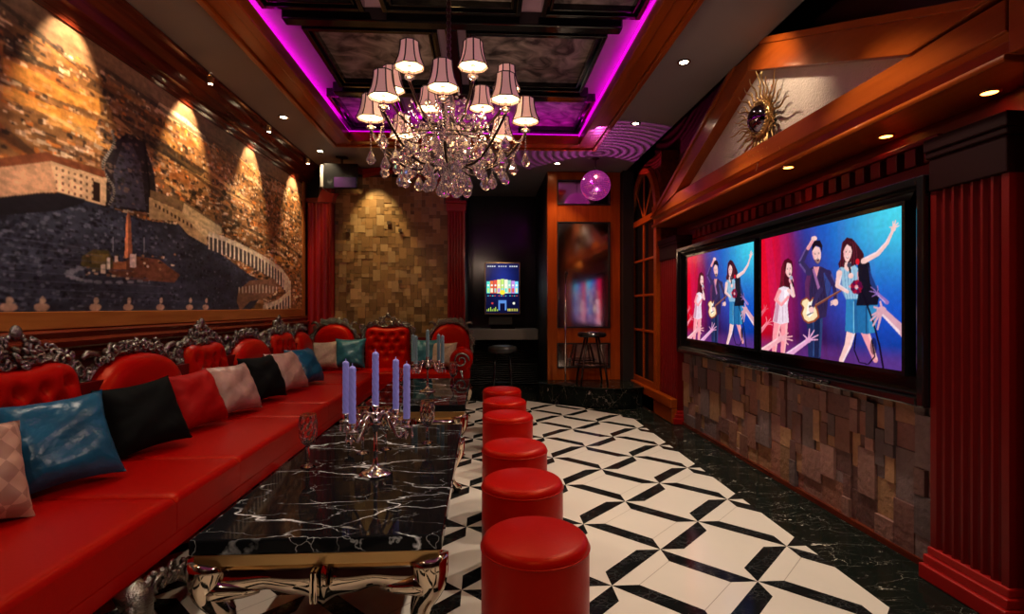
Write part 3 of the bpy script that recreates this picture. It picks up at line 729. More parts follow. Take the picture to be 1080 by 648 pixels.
def limb(pts, ws, c, hl=None):
    """tapered limb through the sketch points with a lit edge"""
    for k in range(len(pts)-1):
        (x0, y0), (x1, y1) = pts[k], pts[k+1]; L = math.hypot(x1-x0, y1-y0) or 1; nx, ny = -(y1-y0)/L, (x1-x0)/L; a, b = ws[k]/2, ws[k+1]/2
        S.poly(ZP((x0+nx*a, y0+ny*a), (x1+nx*b, y1+ny*b), (x1-nx*b, y1-ny*b), (x0-nx*a, y0-ny*a)), c); el(x1, y1, b, b, c)
        if hl: S.poly(ZP((x0-nx*a, y0-ny*a), (x1-nx*b, y1-ny*b), (x1-nx*b*.4, y1-ny*b*.4), (x0-nx*a*.4, y0-ny*a*.4)), hl, .6)
    el(pts[0][0], pts[0][1], ws[0]/2, ws[0]/2, c)
def face(cx, cy, w, h, c, sh, look=0, mouth='smile', rot=0, dk=lin(50, 10, 30)):
    def q(x, y): return (cx+(x*cos(rot)-y*sin(rot))*1.0, cy+(x*sin(rot)+y*cos(rot)))
    S.poly(ZP(q(-w, -h*.3), q(-w*.85, -h*.85), q(0, -h*1.05), q(w*.85, -h*.85), q(w, -h*.3), q(w*.85, h*.35), q(w*.4, h*.9), q(0, h*1.05), q(-w*.4, h*.9), q(-w*.85, h*.35)), c)
    S.poly(ZP(q(-w, -h*.3), q(-w*.6, -h*.6), q(-w*.55, h*.4), q(-w*.3, h*.95), q(-w*.5, h*.85), q(-w*.85, h*.35)), sh, .7)
    for sx in (-1, 1):
        ex = look*w*.3+sx*w*.42
        el(*q(ex, -h*.12), w*.17, h*.05, dk); S.poly(ZP(q(ex-w*.2, -h*.26), q(ex+w*.2, -h*.28), q(ex+w*.2, -h*.24), q(ex-w*.2, -h*.22)), dk, .8)
    nx = look*w*.4
    S.poly(ZP(q(nx, -h*.1), q(nx+w*.14, h*.2), q(nx-w*.1, h*.22)), sh, .9)
    if mouth == 'open': el(*q(nx, h*.55), w*.26, h*.2, lin(90, 6, 24)); S.poly(ZP(q(nx-w*.2, h*.42), q(nx+w*.2, h*.42), q(nx+w*.15, h*.5), q(nx-w*.15, h*.5)), lin(250, 235, 235))
    else: el(*q(nx, h*.5), w*.34, h*.11, lin(170, 20, 50)); el(*q(nx, h*.47), w*.24, h*.045, lin(250, 240, 240))
pk, pkd = lin(250, 150, 160), lin(190, 60, 90)
# soft stage glow behind the band
for k in range(9): S.poly(ZP((300+k*44, 120-k*6), (320+k*44, 116-k*6), (360+k*40, 500), (330+k*40, 500)), lin(120, 60, 190) if k % 2 else lin(40, 60, 200), .05)
# woman in white, left, singing
S.poly(ZP((352, 232), (360, 212), (372, 205), (384, 214), (386, 236), (378, 300), (362, 318), (350, 350), (342, 330), (348, 280)), lin(74, 10, 26))
for k in range(5): S.line(ZP((356+k*3, 215), (350+k*2, 270), (347+k*4, 335-k*5)), .004, lin(150, 30, 50), .6)
limb([(341, 395), (334, 440), (330, 488)], [22, 17, 13], pk, skin); limb([(360, 395), (360, 440), (356, 490)], [22, 17, 13], pk, skin)
S.poly(ZP((344, 296), (358, 290), (374, 294), (376, 318), (370, 345), (374, 398), (350, 404), (326, 396), (334, 350), (336, 318)), lin(236, 214, 228))
S.poly(ZP((344, 296), (340, 330), (334, 352), (328, 396), (340, 398), (346, 350)), lin(200, 130, 160), .8); S.poly(ZP((360, 300), (374, 300), (366, 345), (362, 345)), lin(255, 250, 255), .8)
for k in range(4): S.line(ZP((340+k*8, 352), (336+k*10, 398)), .003, lin(180, 120, 150), .6)
limb([(346, 305), (336, 330), (352, 345), (372, 322)], [12, 11, 9, 8], pk, skin); limb([(374, 302), (388, 318), (382, 284)], [11, 10, 8], skin, white)
face(373, 241, 11, 21, skin, pk, .6, 'open', -.12); S.poly(ZP((359, 240), (362, 212), (378, 207), (368, 222), (364, 250)), lin(74, 10, 26))
el(381, 272, 7, 9, skinp); limb([(382, 268), (388, 290)], [5, 4], lin(24, 16, 30)); el(381, 264, 5, 6, lin(170, 170, 190))
# guitarist
limb([(438, 375), (444, 430), (442, 500)], [30, 25, 20], lin(28, 42, 86), lin(60, 90, 150)); limb([(462, 375), (462, 430), (460, 503)], [28, 24, 19], lin(20, 32, 70), lin(50, 74, 130))
S.poly(ZP((432, 240), (448, 230), (470, 230), (494, 242), (502, 290), (492, 330), (486, 382), (458, 388), (428, 380), (424, 330), (422, 280)), lin(46, 34, 74))
S.poly(ZP((432, 240), (422, 282), (424, 335), (428, 378), (438, 380), (436, 300), (442, 250)), lin(96, 40, 90), .9); S.poly(ZP((478, 250), (494, 244), (500, 290), (490, 330), (484, 300)), lin(50, 70, 140), .8)
for k in range(6): S.line(ZP((440+k*9, 250+k*3), (434+k*9, 300), (442+k*8, 360)), .004, lin(24, 18, 46), .7)
S.poly(ZP((444, 238), (450, 236), (470, 300), (462, 304)), lin(150, 96, 150)); S.poly(ZP((448, 232), (466, 230), (458, 262)), skinp)
limb([(434, 248), (411, 218), (428, 182), (446, 150)], [20, 17, 13, 10], lin(52, 40, 86), lin(120, 90, 160)); limb([(432, 176), (448, 148)], [10, 9], skinp, skin); el(450, 146, 9, 7, skin)
limb([(492, 250), (513, 290), (516, 338)], [20, 17, 13], lin(44, 34, 80), lin(80, 90, 170))
face(458, 196, 13, 25, skin, skinp, .3, 'open', -.15); S.poly(ZP((444, 186), (443, 165), (452, 152), (468, 152), (475, 168), (473, 190), (469, 174), (456, 168), (449, 176)), lin(24, 12, 30))
S.poly(ZP((447, 204), (452, 216), (461, 225), (470, 214), (472, 204), (466, 212), (458, 208), (451, 210)), lin(60, 26, 44), .7)
limb([(448, 352), (500, 320), (545, 294)], [7, 6, 5], lin(120, 60, 50), lin(190, 130, 100)); S.poly(ZP((541, 292), (556, 282), (560, 290), (547, 300)), lin(200, 170, 140))
S.poly(ZP((413, 330), (428, 322), (438, 332), (446, 322), (460, 326), (454, 344), (462, 360), (466, 382), (452, 396), (432, 402), (418, 392), (410, 372), (416, 354), (408, 342)), lin(150, 70, 40))
S.poly(ZP((416, 333), (428, 327), (438, 338), (446, 328), (456, 330), (449, 346), (457, 362), (460, 380), (449, 391), (432, 396), (421, 388), (415, 371), (421, 354), (413, 342)), lin(250, 222, 176))
S.poly(ZP((432, 338), (446, 334), (444, 350), (450, 366), (436, 384), (426, 372)), lin(252, 244, 230)); el(438, 352, 4, 6, lin(60, 30, 30)); limb([(430, 376), (446, 368)], [4, 4], lin(90, 90, 100))
limb([(470, 300), (452, 330), (444, 356)], [14, 12, 9], lin(52, 40, 86)); el(442, 360, 8, 9, skin)
el(514, 338, 8, 10, skin)
for k in range(3): limb([(508, 332+k*5), (500, 336+k*5)], [3.5, 3], skin)
# woman in denim and the dark guitarist figure beside her
limb([(562, 420), (552, 465), (532, 512)], [27, 21, 15], skin, white); limb([(600, 420), (618, 468), (634, 512)], [26, 20, 14], skinp, skin)
S.poly(ZP((530, 182), (534, 158), (548, 143), (564, 146), (580, 164), (598, 190), (600, 214), (580, 216), (572, 235), (560, 250), (540, 250), (526, 240), (522, 222), (530, 205)), lin(58, 12, 28))
for k in range(7): S.line(ZP((536+k*6, 156), (530+k*8, 195), (528+k*8, 236-k*2)), .004, lin(130, 40, 60), .5)
S.poly(ZP((516, 246), (530, 232), (552, 236), (572, 226), (588, 244), (594, 290), (590, 332), (546, 332), (532, 300), (518, 278)), lin(150, 190, 214))
S.poly(ZP((516, 246), (530, 234), (536, 300), (548, 332), (546, 332), (530, 300)), lin(90, 120, 180), .8)
for k in range(5): S.line(ZP((540+k*10, 240), (544+k*9, 285), (550+k*8, 330)), .004, lin(70, 110, 170), .7)
limb([(526, 250), (520, 288), (550, 306)], [17, 13, 10], skin, white); limb([(586, 252), (590, 290), (558, 290)], [15, 12, 9], skinp, skin)
S.poly(ZP((542, 218), (560, 218), (562, 238), (550, 246), (540, 236)), skin); face(550, 190, 13, 26, skin, skinp, .2, 'smile', .06)
S.poly(ZP((536, 190), (538, 160), (552, 152), (566, 164), (566, 196), (560, 172), (548, 164), (541, 176)), lin(58, 12, 28))
limb([(556, 232), (560, 262)], [6, 5], lin(16, 14, 24)); el(555, 226, 7, 8, lin(60, 60, 80)); el(560, 258, 8, 8, skin)
S.poly(ZP((546, 328), (590, 328), (594, 424), (568, 432), (543, 424)), lin(44, 124, 180)); S.poly(ZP((568, 332), (590, 330), (592, 424), (572, 430)), lin(26, 84, 140), .8); S.line(ZP((568, 334), (568, 430)), .004, lin(120, 190, 220))
S.poly(ZP((580, 216), (600, 204), (616, 220), (620, 250), (634, 285), (646, 310), (640, 348), (604, 356), (576, 348), (584, 300)), lin(12, 14, 32))
S.poly(ZP((612, 226), (620, 250), (642, 304), (636, 320), (618, 280)), lin(30, 60, 130), .8)
S.poly(ZP((578, 348), (640, 346), (634, 428), (606, 434), (582, 428)), lin(30, 104, 160)); S.poly(ZP((610, 350), (640, 346), (634, 428), (614, 430)), lin(60, 150, 200), .6); S.line(ZP((606, 352), (606, 432)), .005, lin(14, 50, 90))
for q in range(9): a = q*.7; el(577+12*cos(a), 292+14*sin(a), 7, 8, lin(150, 10, 50) if q % 2 else lin(90, 6, 60))
el(580, 216, 6, 9, lin(220, 20, 40))
limb([(598, 214), (640, 192), (668, 160), (684, 126)], [17, 14, 11, 8], skin, white); el(688, 116, 7, 11, skin, 1, .3)
for a in ((686, 96), (694, 92), (701, 100), (704, 108), (676, 112)): limb([(688, 114), a], [4.5, 3], skin)
S.line(ZP((592, 300), (628, 400), (646, 470), (658, 542)), .010, lin(8, 6, 26)); S.line(ZP((575, 430), (570, 480), (585, 518), (612, 524), (632, 500), (622, 450)), .008, lin(8, 6, 26)); el(628, 470, 10, 26, lin(8, 6, 26), .7)
# audience hands
def hand(wrist, palm, tips, w, col, sh):
    k = 400; limb([wrist, ((wrist[0]+palm[0])/2, (wrist[1]+palm[1])/2), palm], [w*k*.9, w*k*.72, w*k*.62], col, sh); el(palm[0], palm[1], w*k*.42, w*k*.36, col)
    for t in tips: m = ((palm[0]+t[0])/2+1, (palm[1]+t[1])/2-1); limb([palm, m, t], [w*k*.22, w*k*.19, w*k*.14], col)
hand((288, 490), (350, 446), [(372, 430), (384, 440), (385, 452), (372, 464), (346, 424)], .058, lin(242, 170, 180), lin(255, 220, 220))
hand((366, 500), (432, 452), [(436, 418), (450, 422), (462, 436), (460, 450), (418, 436)], .052, lin(226, 160, 200), lin(250, 215, 240))
hand((290, 424), (308, 402), [(320, 386), (327, 394), (326, 406), (306, 382)], .032, lin(240, 120, 140), lin(255, 180, 180))
hand((290, 376), (300, 362), [(308, 346), (313, 356), (300, 346)], .028, lin(230, 90, 110), lin(250, 140, 150))
hand((722, 430), (652, 362), [(624, 376), (620, 392), (626, 408), (640, 418), (648, 336), (630, 352)], .085, lin(214, 160, 176), lin(252, 232, 238))
hand((668, 338), (640, 312), [(620, 292), (616, 304), (624, 320), (640, 288)], .034, lin(150, 110, 180), lin(220, 190, 240))
g_ = bandnoise(S.W, S.H, 5, 5); S.a *= (.9+.2*g_)[..., None]
S.a[1:-1, 1:-1] = (S.a[1:-1, 1:-1]*4+S.a[:-2, 1:-1]+S.a[2:, 1:-1]+S.a[1:-1, :-2]+S.a[1:-1, 2:])/8
def tv(y0, y1, label):
    t = thing('television', label, 'television', (2.07, (y0+y1)/2, (SZ0+SZ1)/2), 'wall televisions')
    b = MB(); frame_x(b, y0-.022, y1+.022, SZ0-.022, SZ1+.022, .02, 2.047, 2.099); b.box(2.06, 2.099, y0, y1, SZ0, SZ1); b.build('casing', M['black'], t)
    return t
t1 = tv(SY0, SY1, 'nearer and larger looking television showing a band with a guitarist on blue and red')
sc = S.mesh('screen', M['screen'], lambda u, v: np.stack([np.full_like(u, 2.052), SY1-u*(SY1-SY0), SZ0+v*(SZ1-SZ0)], 1), t1, t1.location)
t2 = tv(3.895, 5.205, 'farther television beside the red pilaster showing the same band picture')
s2 = sc.copy(); C.objects.link(s2); s2.parent = t2

# frieze, dentils, entablature and pediment
en = thing('pediment', 'amber wood classical pediment with beige stucco gable over the screens', 'pediment', (2.1, 3.78, 2.17))
e = MB()
prof = [(1.95, 2.17), (1.945, 2.185), (1.95, 2.20), (1.99, 2.205), (1.99, 2.262), (1.965, 2.28), (1.95, 2.285), (1.95, 2.405), (2.09, 2.405), (XR-.003, 2.405), (XR-.003, 2.17)]
e.prism(prof, 'y', 1.87, 6.02); e.build('entablature', M['orange'], en, bevel=.004)
e = MB()
ya, yb, cyy = 1.53, 6.03, 3.78
def rake(sgn):
    o0, o1 = cyy+sgn*(2.25 if sgn > 0 else 1.9), cyy; i0, i1 = cyy+sgn*1.47, cyy
    ze = 2.285+(0 if sgn > 0 else .145)
    e.prism([(o0, ze), (i0, 2.405), (i1, 2.99), (o1, 3.215)], 'x', 1.94, 2.09)
    e.prism([(o0, ze), (o0-sgn*.1, ze), (o1, 3.17), (o1, 3.215)], 'x', 1.925, 2.0)
rake(1); rake(-1); e.build('raking_cornice', M['orange'], en, bevel=.004)
MB().prism([(cyy-1.5, 2.40), (cyy+1.5, 2.40), (cyy, 3.01)], 'x', 2.04, 2.07).build('stucco_panel', M['stucco'], en)
MB().box(2.25, XR-.003, 1.87, 6.02, 2.03, 2.169).box(2.25, XR-.003, 2.4, 5.43, 1.875, 2.03).build('frieze', M['redwood'], en)
e = MB()
for k in range(25): e.box(2.17, 2.249, 2.42+k*.12, 2.42+k*.12+.07, 1.96, 2.05)
e.box(2.16, 2.249, 2.4, 5.43, 2.052, 2.08).box(2.19, 2.249, 2.4, 5.43, 1.88, 1.958)
e.build('dentil_band', M['redwood'], en, bevel=.004)
# soffit downlights under the entablature
SOF = [(2.16, 2.72), (2.0, 3.36), (2.16, 2.14)]
for k, (x, y) in enumerate(SOF):
    t = thing('downlight', '%s recessed amber downlight under the entablature above the screens' % ['middle', 'farthest left', 'rightmost'][k], 'downlight', (x, y, 2.17), 'entablature downlights')
    MB().lathe([(.03, -.006), (.042, -.006), (.042, 0), (.03, 0)], x, y, 2.17, 20, caps=False).build('bezel', M['gold'], t)
    MB().lathe([(0, -.004), (.03, -.004)], x, y, 2.17, 20).build('lens', mat('amber_lens', (1, .7, .3), .5, emit=(1, .55, .14), es=3.5) if k == 0 else bpy.data.materials['amber_lens'], t)
    L = bpy.data.lights.new('entablature_glow', 'SPOT'); L.energy = 2.2; L.color = (1, .5, .2); L.spot_size = 2.4; L.spot_blend = .9; L.shadow_soft_size = .03
    lo = bpy.data.objects.new('entablature_glow', L); C.objects.link(lo); lo.location = (x, y, 2.15)

# sunburst mirror
sb = thing('sunburst_mirror', 'gold sunburst mirror with wavy rays on the stucco gable', 'mirror', (2.02, 3.68, 2.60))
ry_ = MB(); rq = random.Random(5)
for k in range(48):
    a = 2*PI*k/48; Lr = (.40 if k % 6 == 0 else .31 if k % 2 == 0 else .24)*rq.uniform(.9, 1.1); pth = []; rr = []
    for q in range(10):
        t = q/9; r = .11+(Lr-.11)*t; wv = .012*sin(t*3*PI)*(1 if k % 2 else -1)
        pth.append((2.0-.05*t, 3.68+r*cos(a)-wv*sin(a), 2.60+r*sin(a)+wv*cos(a))); rr.append(.008*(1-.7*t)+.0012)
    ry_.tube(pth, rr, 5)
ry_.build('rays', M['gold'], sb, smooth=True)
rg = MB(); rg.tube([(1.985, 3.68+.112*cos(2*PI*k/32), 2.60+.112*sin(2*PI*k/32)) for k in range(33)], .016, 8)
for k in range(28): a = 2*PI*k/28; rg.blob((1.965, 3.68+.118*cos(a), 2.60+.118*sin(a)), Vector((.012, 0, 0)), Vector((0, .012, 0)), Vector((0, 0, .012)), 6, 4)
rg.build('rim', M['gold'], sb, smooth=True)
g = MB(); g.grid(lambda u, v: (1.985-.085*math.sqrt(max(0, 1-(v*.98)**2)), 3.68+.102*v*cos(2*PI*u), 2.60+.102*v*sin(2*PI*u)), 32, 10); g.build('convex_glass', M['sunmir'], sb, smooth=True)
MB().tube([(1.99, 3.68, 2.60), (2.038, 3.68, 2.60)], .1, 24).build('backplate', M['iron'], sb)

# pilasters on the right wall
def pil_x(x, y0, y1, z0, z1, n):
    mb = MB(); pts = [(XR-.004, y0), (x, y0)]; m = (y1-y0)*.07; fw = ((y1-y0)-2*m)/n
    for k in range(n):
        for q in range(5): t = q/4; pts.append((x+.02*sin(PI*t), y0+m+k*fw+fw*(.12+.76*t)))
    pts += [(x, y1), (XR-.004, y1)]
    mb.prism(pts, 'z', z0, z1); return mb
def pilaster(x, y0, y1, n, label):
    t = thing('fluted_pilaster', label, 'pilaster', ((x+XR)/2, (y0+y1)/2, 0), 'red pilasters beside the screens')
    pil_x(x, y0, y1, .14, 1.78, n).build('shaft', M['redwood'], t)
    MB().box(x-.05, XR-.004, y0-.03, y1+.012, .002, .07).box(x-.03, XR-.004, y0-.02, y1+.01, .07, .11).box(x-.012, XR-.004, y0-.01, y1+.006, .11, .145).build('plinth', M['redcol'], t, bevel=.006)
    MB().box(x-.01, XR-.06, y0-.0, y1+.0, 1.78, 1.93).box(x-.018, XR-.06, y0-.01, y1+.01, 1.93, 1.96).box(x-.025, XR-.06, y0-.015, y1+.015, 1.96, 2.02).build('capital', M['redshade'], t, bevel=.006)
pilaster(2.06, 1.96, 2.325, 7, 'tall dark red fluted pilaster at the right near end of the screen wall')
pilaster(2.06, 5.5, 6.05, 7, 'narrow looking far red pilaster between the farther television and the arched window')
# near amber column at the picture's right edge
nc = thing('wood_column', 'amber wood column at the right edge nearer than the red pilaster', 'column', (2.15, 1.75, 0))
MB().box(2.0, XR-.004, 1.55, 1.82, .002, 2.19).build('shaft', M['orangev'], nc, bevel=.006)
MB().box(1.95, XR-.004, 1.5, 1.86, 2.19, 3.09).build('capital', M['orange'], nc, bevel=.006)

# ================================================================ SOFAS
def back_cushion(kind, w, h, z0, T=.11):
    """local: width along +u, height z, facing +n; returns MB in (n,u,z)"""
    mb = MB(); nu, nv = (36, 34)
    def top(u):
        if kind == 'round': return h*(.52+.48*max(0, 1-abs(u)**2.3)**.5)
        return h*(.965+.035*math.exp(-((abs(u)-.58)/.25)**2)-2.4*max(0, abs(u)-.78)**2)
    tuf = [(a, b) for r, b in enumerate((.28, .46, .64, .8)) for a in ((-.66, -.22, .22, .66) if r % 2 else (-.44, 0, .44))]
    def fn(i, j):
        u = -1+2*i; v = j; ze = z0+(top(u)-0)*v
        ex = 1-abs(u)**8; ez = 1-max(0, (v-.0))**9
        n = T*(max(0, ex)**.5)*(max(0, ez)**.45)
        if kind == 'tuft':
            for (a, b) in tuf:
                d2 = ((u-a)*w/2)**2+((v-b)*h)**2; n -= .03*math.exp(-d2/.0011)+.008*math.exp(-d2/.006)
        sx = w/2*(u if kind != 'round' else u*(1-.0*v))
        return (n, sx, ze)
    mb.grid(fn, nu, nv)
    # flat back
    mb.grid(lambda i, j: (-.01, w/2*(-1+2*i), z0+top(-1+2*i)*j), nu, 2)
    for j in (0,):
        pass
    return mb, top
def carved_frame(kind, w, h, z0, top, seed):
    mb = MB(); path = [(.0, -w/2, z0+.05)]+[(.0, w/2*u*1.02, z0+top(u)+.015) for u in [-1+k/12 for k in range(25)]]+[(.0, w/2, z0+.05)]
    s = .055 if kind == 'round' else .065
    carve(mb, path, 'x', 1, s, seed, 1.35)
    N = Vector((1, 0, 0)); rd = random.Random(seed+5)
    # crest
    H = .09 if kind == 'round' else .16; zc = z0+top(0)+.02; W = w*.24 if kind == 'round' else w*.36
    if kind == 'round': H *= .62
    for k in range(-7, 8):
        u = k/7; y = u*W*1.15; zt = zc+H*(1-abs(u)**1.5)*.8
        for q in range(2 if abs(u) > .5 else 3):
            z = zc+(zt-zc)*q/2+rd.uniform(-.008, .008); a = rd.uniform(0, PI); d = Vector((0, cos(a), sin(a))); e = d.cross(N)
            mb.blob((rd.uniform(-.005, .02), y+rd.uniform(-.008, .008), z), d*.024, e*.012, N*.018, 7, 5)
        if k % 2 == 0: spiral(mb, (.01, y, zt), .022, 1.4, .007, 'x', rd.uniform(0, 6), 1 if u > 0 else -1, 12, .015)
    for sg in (-1, 1):
        spiral(mb, (.012, sg*W*.4, zc+H*.4), .036, 1.5, .010, 'x', 1, sg, 16, .02)
        spiral(mb, (.012, sg*W*.95, zc+.01), .042, 1.6, .011, 'x', 2, -sg, 16, .02)
        spiral(mb, (.0, sg*w*.5, z0+top(sg*.98)+.02), .055, 1.6, .013, 'x', 2, sg, 16, .02)
        if kind == 'round':
            mb.tube([(.0, sg*w*.34, z0+top(sg*.68)+.02), (.01, sg*w*.39, z0+top(sg*.68)+.075), (.01, sg*w*.46, z0+top(sg*.68)+.085), (.01, sg*w*.5, z0+top(sg*.68)+.06)], [.012, .018, .018, .012], 8)
    if kind != 'round':
        mb.blob((.02, 0, zc+H*.9), Vector((0, .03, 0)), Vector((.018, 0, 0)), Vector((0, 0, .035)), 8, 6)
        for k in range(9): a = PI*k/8; mb.blob((.015, .05*cos(a), zc+H*.55+.05*sin(a)), Vector((0, .012, 0)), Vector((.012, 0, 0)), Vector((0, 0, .012)), 6, 4)
    mb.prism([(p[1], p[2]) for p in path], 'x', -.045, -.012)
    return mb
def place(mb, ax, x, y, lean=0):
    """(n,u,z) -> world. ax 'L': faces +X, u along Y; 'B': faces -Y, u along X"""
    o = []
    for (n, u, z) in mb.v:
        n2 = n-lean*(z-.46)
        o.append((x+n2, y+u, z) if ax == 'L' else (x+u, y-n2, z))
    mb.v = o; return mb
ZS = .46
def seat_box(x0, x1, y0, y1, z0, z1, r=.03):
    """cushion with softly rounded top edges"""
    mb = MB(); n = 12
    def fn(i, j):
        u, v = -1+2*i, -1+2*j
        cu = math.copysign(1-abs(1-abs(u))**1, u); x = (x0+x1)/2+(x1-x0)/2*u; y = (y0+y1)/2+(y1-y0)/2*v
        dx = (x1-x0)/2*(1-abs(u)); dy = (y1-y0)/2*(1-abs(v))
        def rr(d): return 0 if d >= r else r-math.sqrt(max(0, r*r-(r-d)**2))
        return (x, y, z1-rr(dx)-rr(dy)+.008*(1-u*u)*(1-v*v))
    us = [0, .004, .012, .03, .06]+[.06+.88*k/8 for k in range(1, 8)]+[.94, .97, .988, .996, 1]
    K = len(us)-1
    mb.grid(lambda i, j: fn(us[int(round(i*K))], us[int(round(j*K))]), K, K)
    zz = z1-r*.98
    for (a, b) in (((x0, y0), (x1, y0)), ((x1, y0), (x1, y1)), ((x1, y1), (x0, y1)), ((x0, y1), (x0, y0))):
        mb.quad((a[0], a[1], z0), (b[0], b[1], z0), (b[0], b[1], zz), (a[0], a[1], zz))
    mb.quad((x0, y0, z0), (x1, y0, z0), (x1, y1, z0), (x0, y1, z0))
    return mb
sofa = thing('sofa', 'long red leather sofa with carved silver backs running below the mural', 'sofa', (-1.7, 3.2, 0))
seams = [.1, 1.26, 2.28, 2.85, 3.87, 4.44, 5.46, 6.44]
for a, b in zip(seams, seams[1:]): seat_box(-2.02, -1.28, a+.002, b-.002, .31, ZS).build('seat_cushion', M['red'], sofa, smooth=True)
MB().box(-2.02, -1.285, .1, 6.44, .235, .309).build('seat_base', M['red'], sofa, bevel=.01)
MB().box(-2.2, -2.03, .1, 6.43, .2, .86).build('back_board', M['redwood'], sofa)
spec = [('round', .85, 1.64), ('tuft', .68, 2.46), ('round', .84, 3.27), ('tuft', .58, 4.01), ('round', .8, 4.76), ('tuft', .62, 5.49), ('round', .5, 6.07)]
for k, (kind, w, y) in enumerate(spec):
    h = .52 if kind == 'round' else .53
    cb_, top = back_cushion(kind, w-.05, h, ZS+.0)
    place(cb_, 'L', -2.06, y, .06).build('backrest', M['red'], sofa, smooth=True)
    fm = carved_frame(kind, w, h, ZS, top, 40+k); place(fm, 'L', -2.055, y, .06).build('carved_frame', M['silver'], sofa, smooth=True)
ap = MB(); pth = [(-1.25, .2+.1*k, .165+.03*sin(k*1.1)) for k in range(62)]
carve(ap, pth, 'x', 1, .075, 9, 1.9); ap.build('carved_apron', M['silver'], sofa, smooth=True)
def carved_leg(cx, cyl, seed, dirx=1, nrm='x'):
    mb = MB(); rd = random.Random(seed)
    P = [(cx, cyl, .25), (cx+.035*dirx, cyl, .2), (cx+.045*dirx, cyl, .14), (cx+.01*dirx, cyl, .07), (cx+.0*dirx, cyl, .03), (cx+.035*dirx, cyl, .012)]
    mb.tube(P, [.05, .055, .045, .028, .022, .03], 10)
    for q in range(9):
        z = .06+q*.022; a = rd.uniform(0, 6); mb.blob((cx+.04*dirx+.02*cos(a), cyl+.035*sin(a), z), Vector((.014, 0, .02)), Vector((0, .018, 0)), Vector((.01, 0, .024)), 7, 5)
    spiral(mb, (cx+.07*dirx, cyl, .18), .035, 1.4, .01, 'x', 0, 1, 14); mb.blob((cx+.02*dirx, cyl, .018), Vector((.04, 0, 0)), Vector((0, .03, 0)), Vector((0, 0, .017)), 8, 5)
    return mb
for k, y in enumerate((.5, 1.95, 3.35, 4.9, 6.2)): carved_leg(-1.27, y, k).build('leg', M['silver'], sofa, smooth=True)
for k, y in enumerate((.5, 3.35, 6.2)): carved_leg(-1.95, y, k+20, -1).build('leg', M['silver'], sofa, smooth=True)

sofb = thing('sofa', 'red leather sofa with silver crests standing across the back wall under the mosaic', 'sofa', (-1.2, 6.75, 0))
for a, b in ((-2.02, -1.58), (-1.58, -.92), (-.92, -.4)): seat_box(a+.002, b-.002, 6.45, 7.0, .31, ZS).build('seat_cushion', M['red'], sofb, smooth=True)
MB().box(-2.02, -.4, 6.455, 7.0, .235, .309).build('seat_base', M['red'], sofb, bevel=.01)
for k, (kind, w, x) in enumerate((('round', .58, -1.93), ('tuft', .64, -1.244), ('round', .56, -.43))):
    h = .57 if kind == 'round' else .54
    cb_, top = back_cushion(kind, w-.05, h, ZS)
    place(cb_, 'B', x, 6.97, .0).build('backrest', M['red'], sofb, smooth=True)
    fm = carved_frame(kind, w, h, ZS, top, 70+k); place(fm, 'B', x, 6.965, .0).build('carved_frame', M['silver'], sofb, smooth=True)
MB().box(-1.66, -1.56, 6.975, 7.0, .4, .9).box(-.93, -.7, 6.975, 7.0, .4, .85).box(-2.02, -.2, 6.975, 7.0, .2, .75).build('back_board', M['redwood'], sofb)
arm = MB(); arm.tube([(-.27, 6.42, .6), (-.27, 6.43, .6), (-.27, 6.46, .6), (-.27, 6.9, .6), (-.27, 6.96, .6)], [.08, .125, .14, .14, .1], 20); arm.box(-.39, -.17, 6.47, 6.95, .235, .56)
arm.build('arm', M['red'], sofb, smooth=False, bevel=.004)
sc_ = MB(); spiral(sc_, (-.27, 6.415, .6), .1, 1.6, .014, 'y', 0, 1, 24); sc_.tube([(-.27, 6.42, .48), (-.25, 6.42, .38), (-.3, 6.42, .3), (-.27, 6.42, .2)], .016, 6); sc_.build('arm_scroll', M['silver'], sofb, smooth=True)
for k, (x, y) in enumerate(((-1.5, 6.5), (-.35, 6.5), (-.35, 6.93), (-1.5, 6.93))):
    mb = MB(); mb.lathe([(.02, .002), (.035, .02), (.02, .05), (.03, .12), (.045, .2), (.05, .236)], x, y, 0, 14); mb.build('leg', M['silver'], sofb, smooth=True)
MB().box(-.92, -.4, 6.44, 6.455, .24, .3).build('front_rail', M['silver'], sofb)

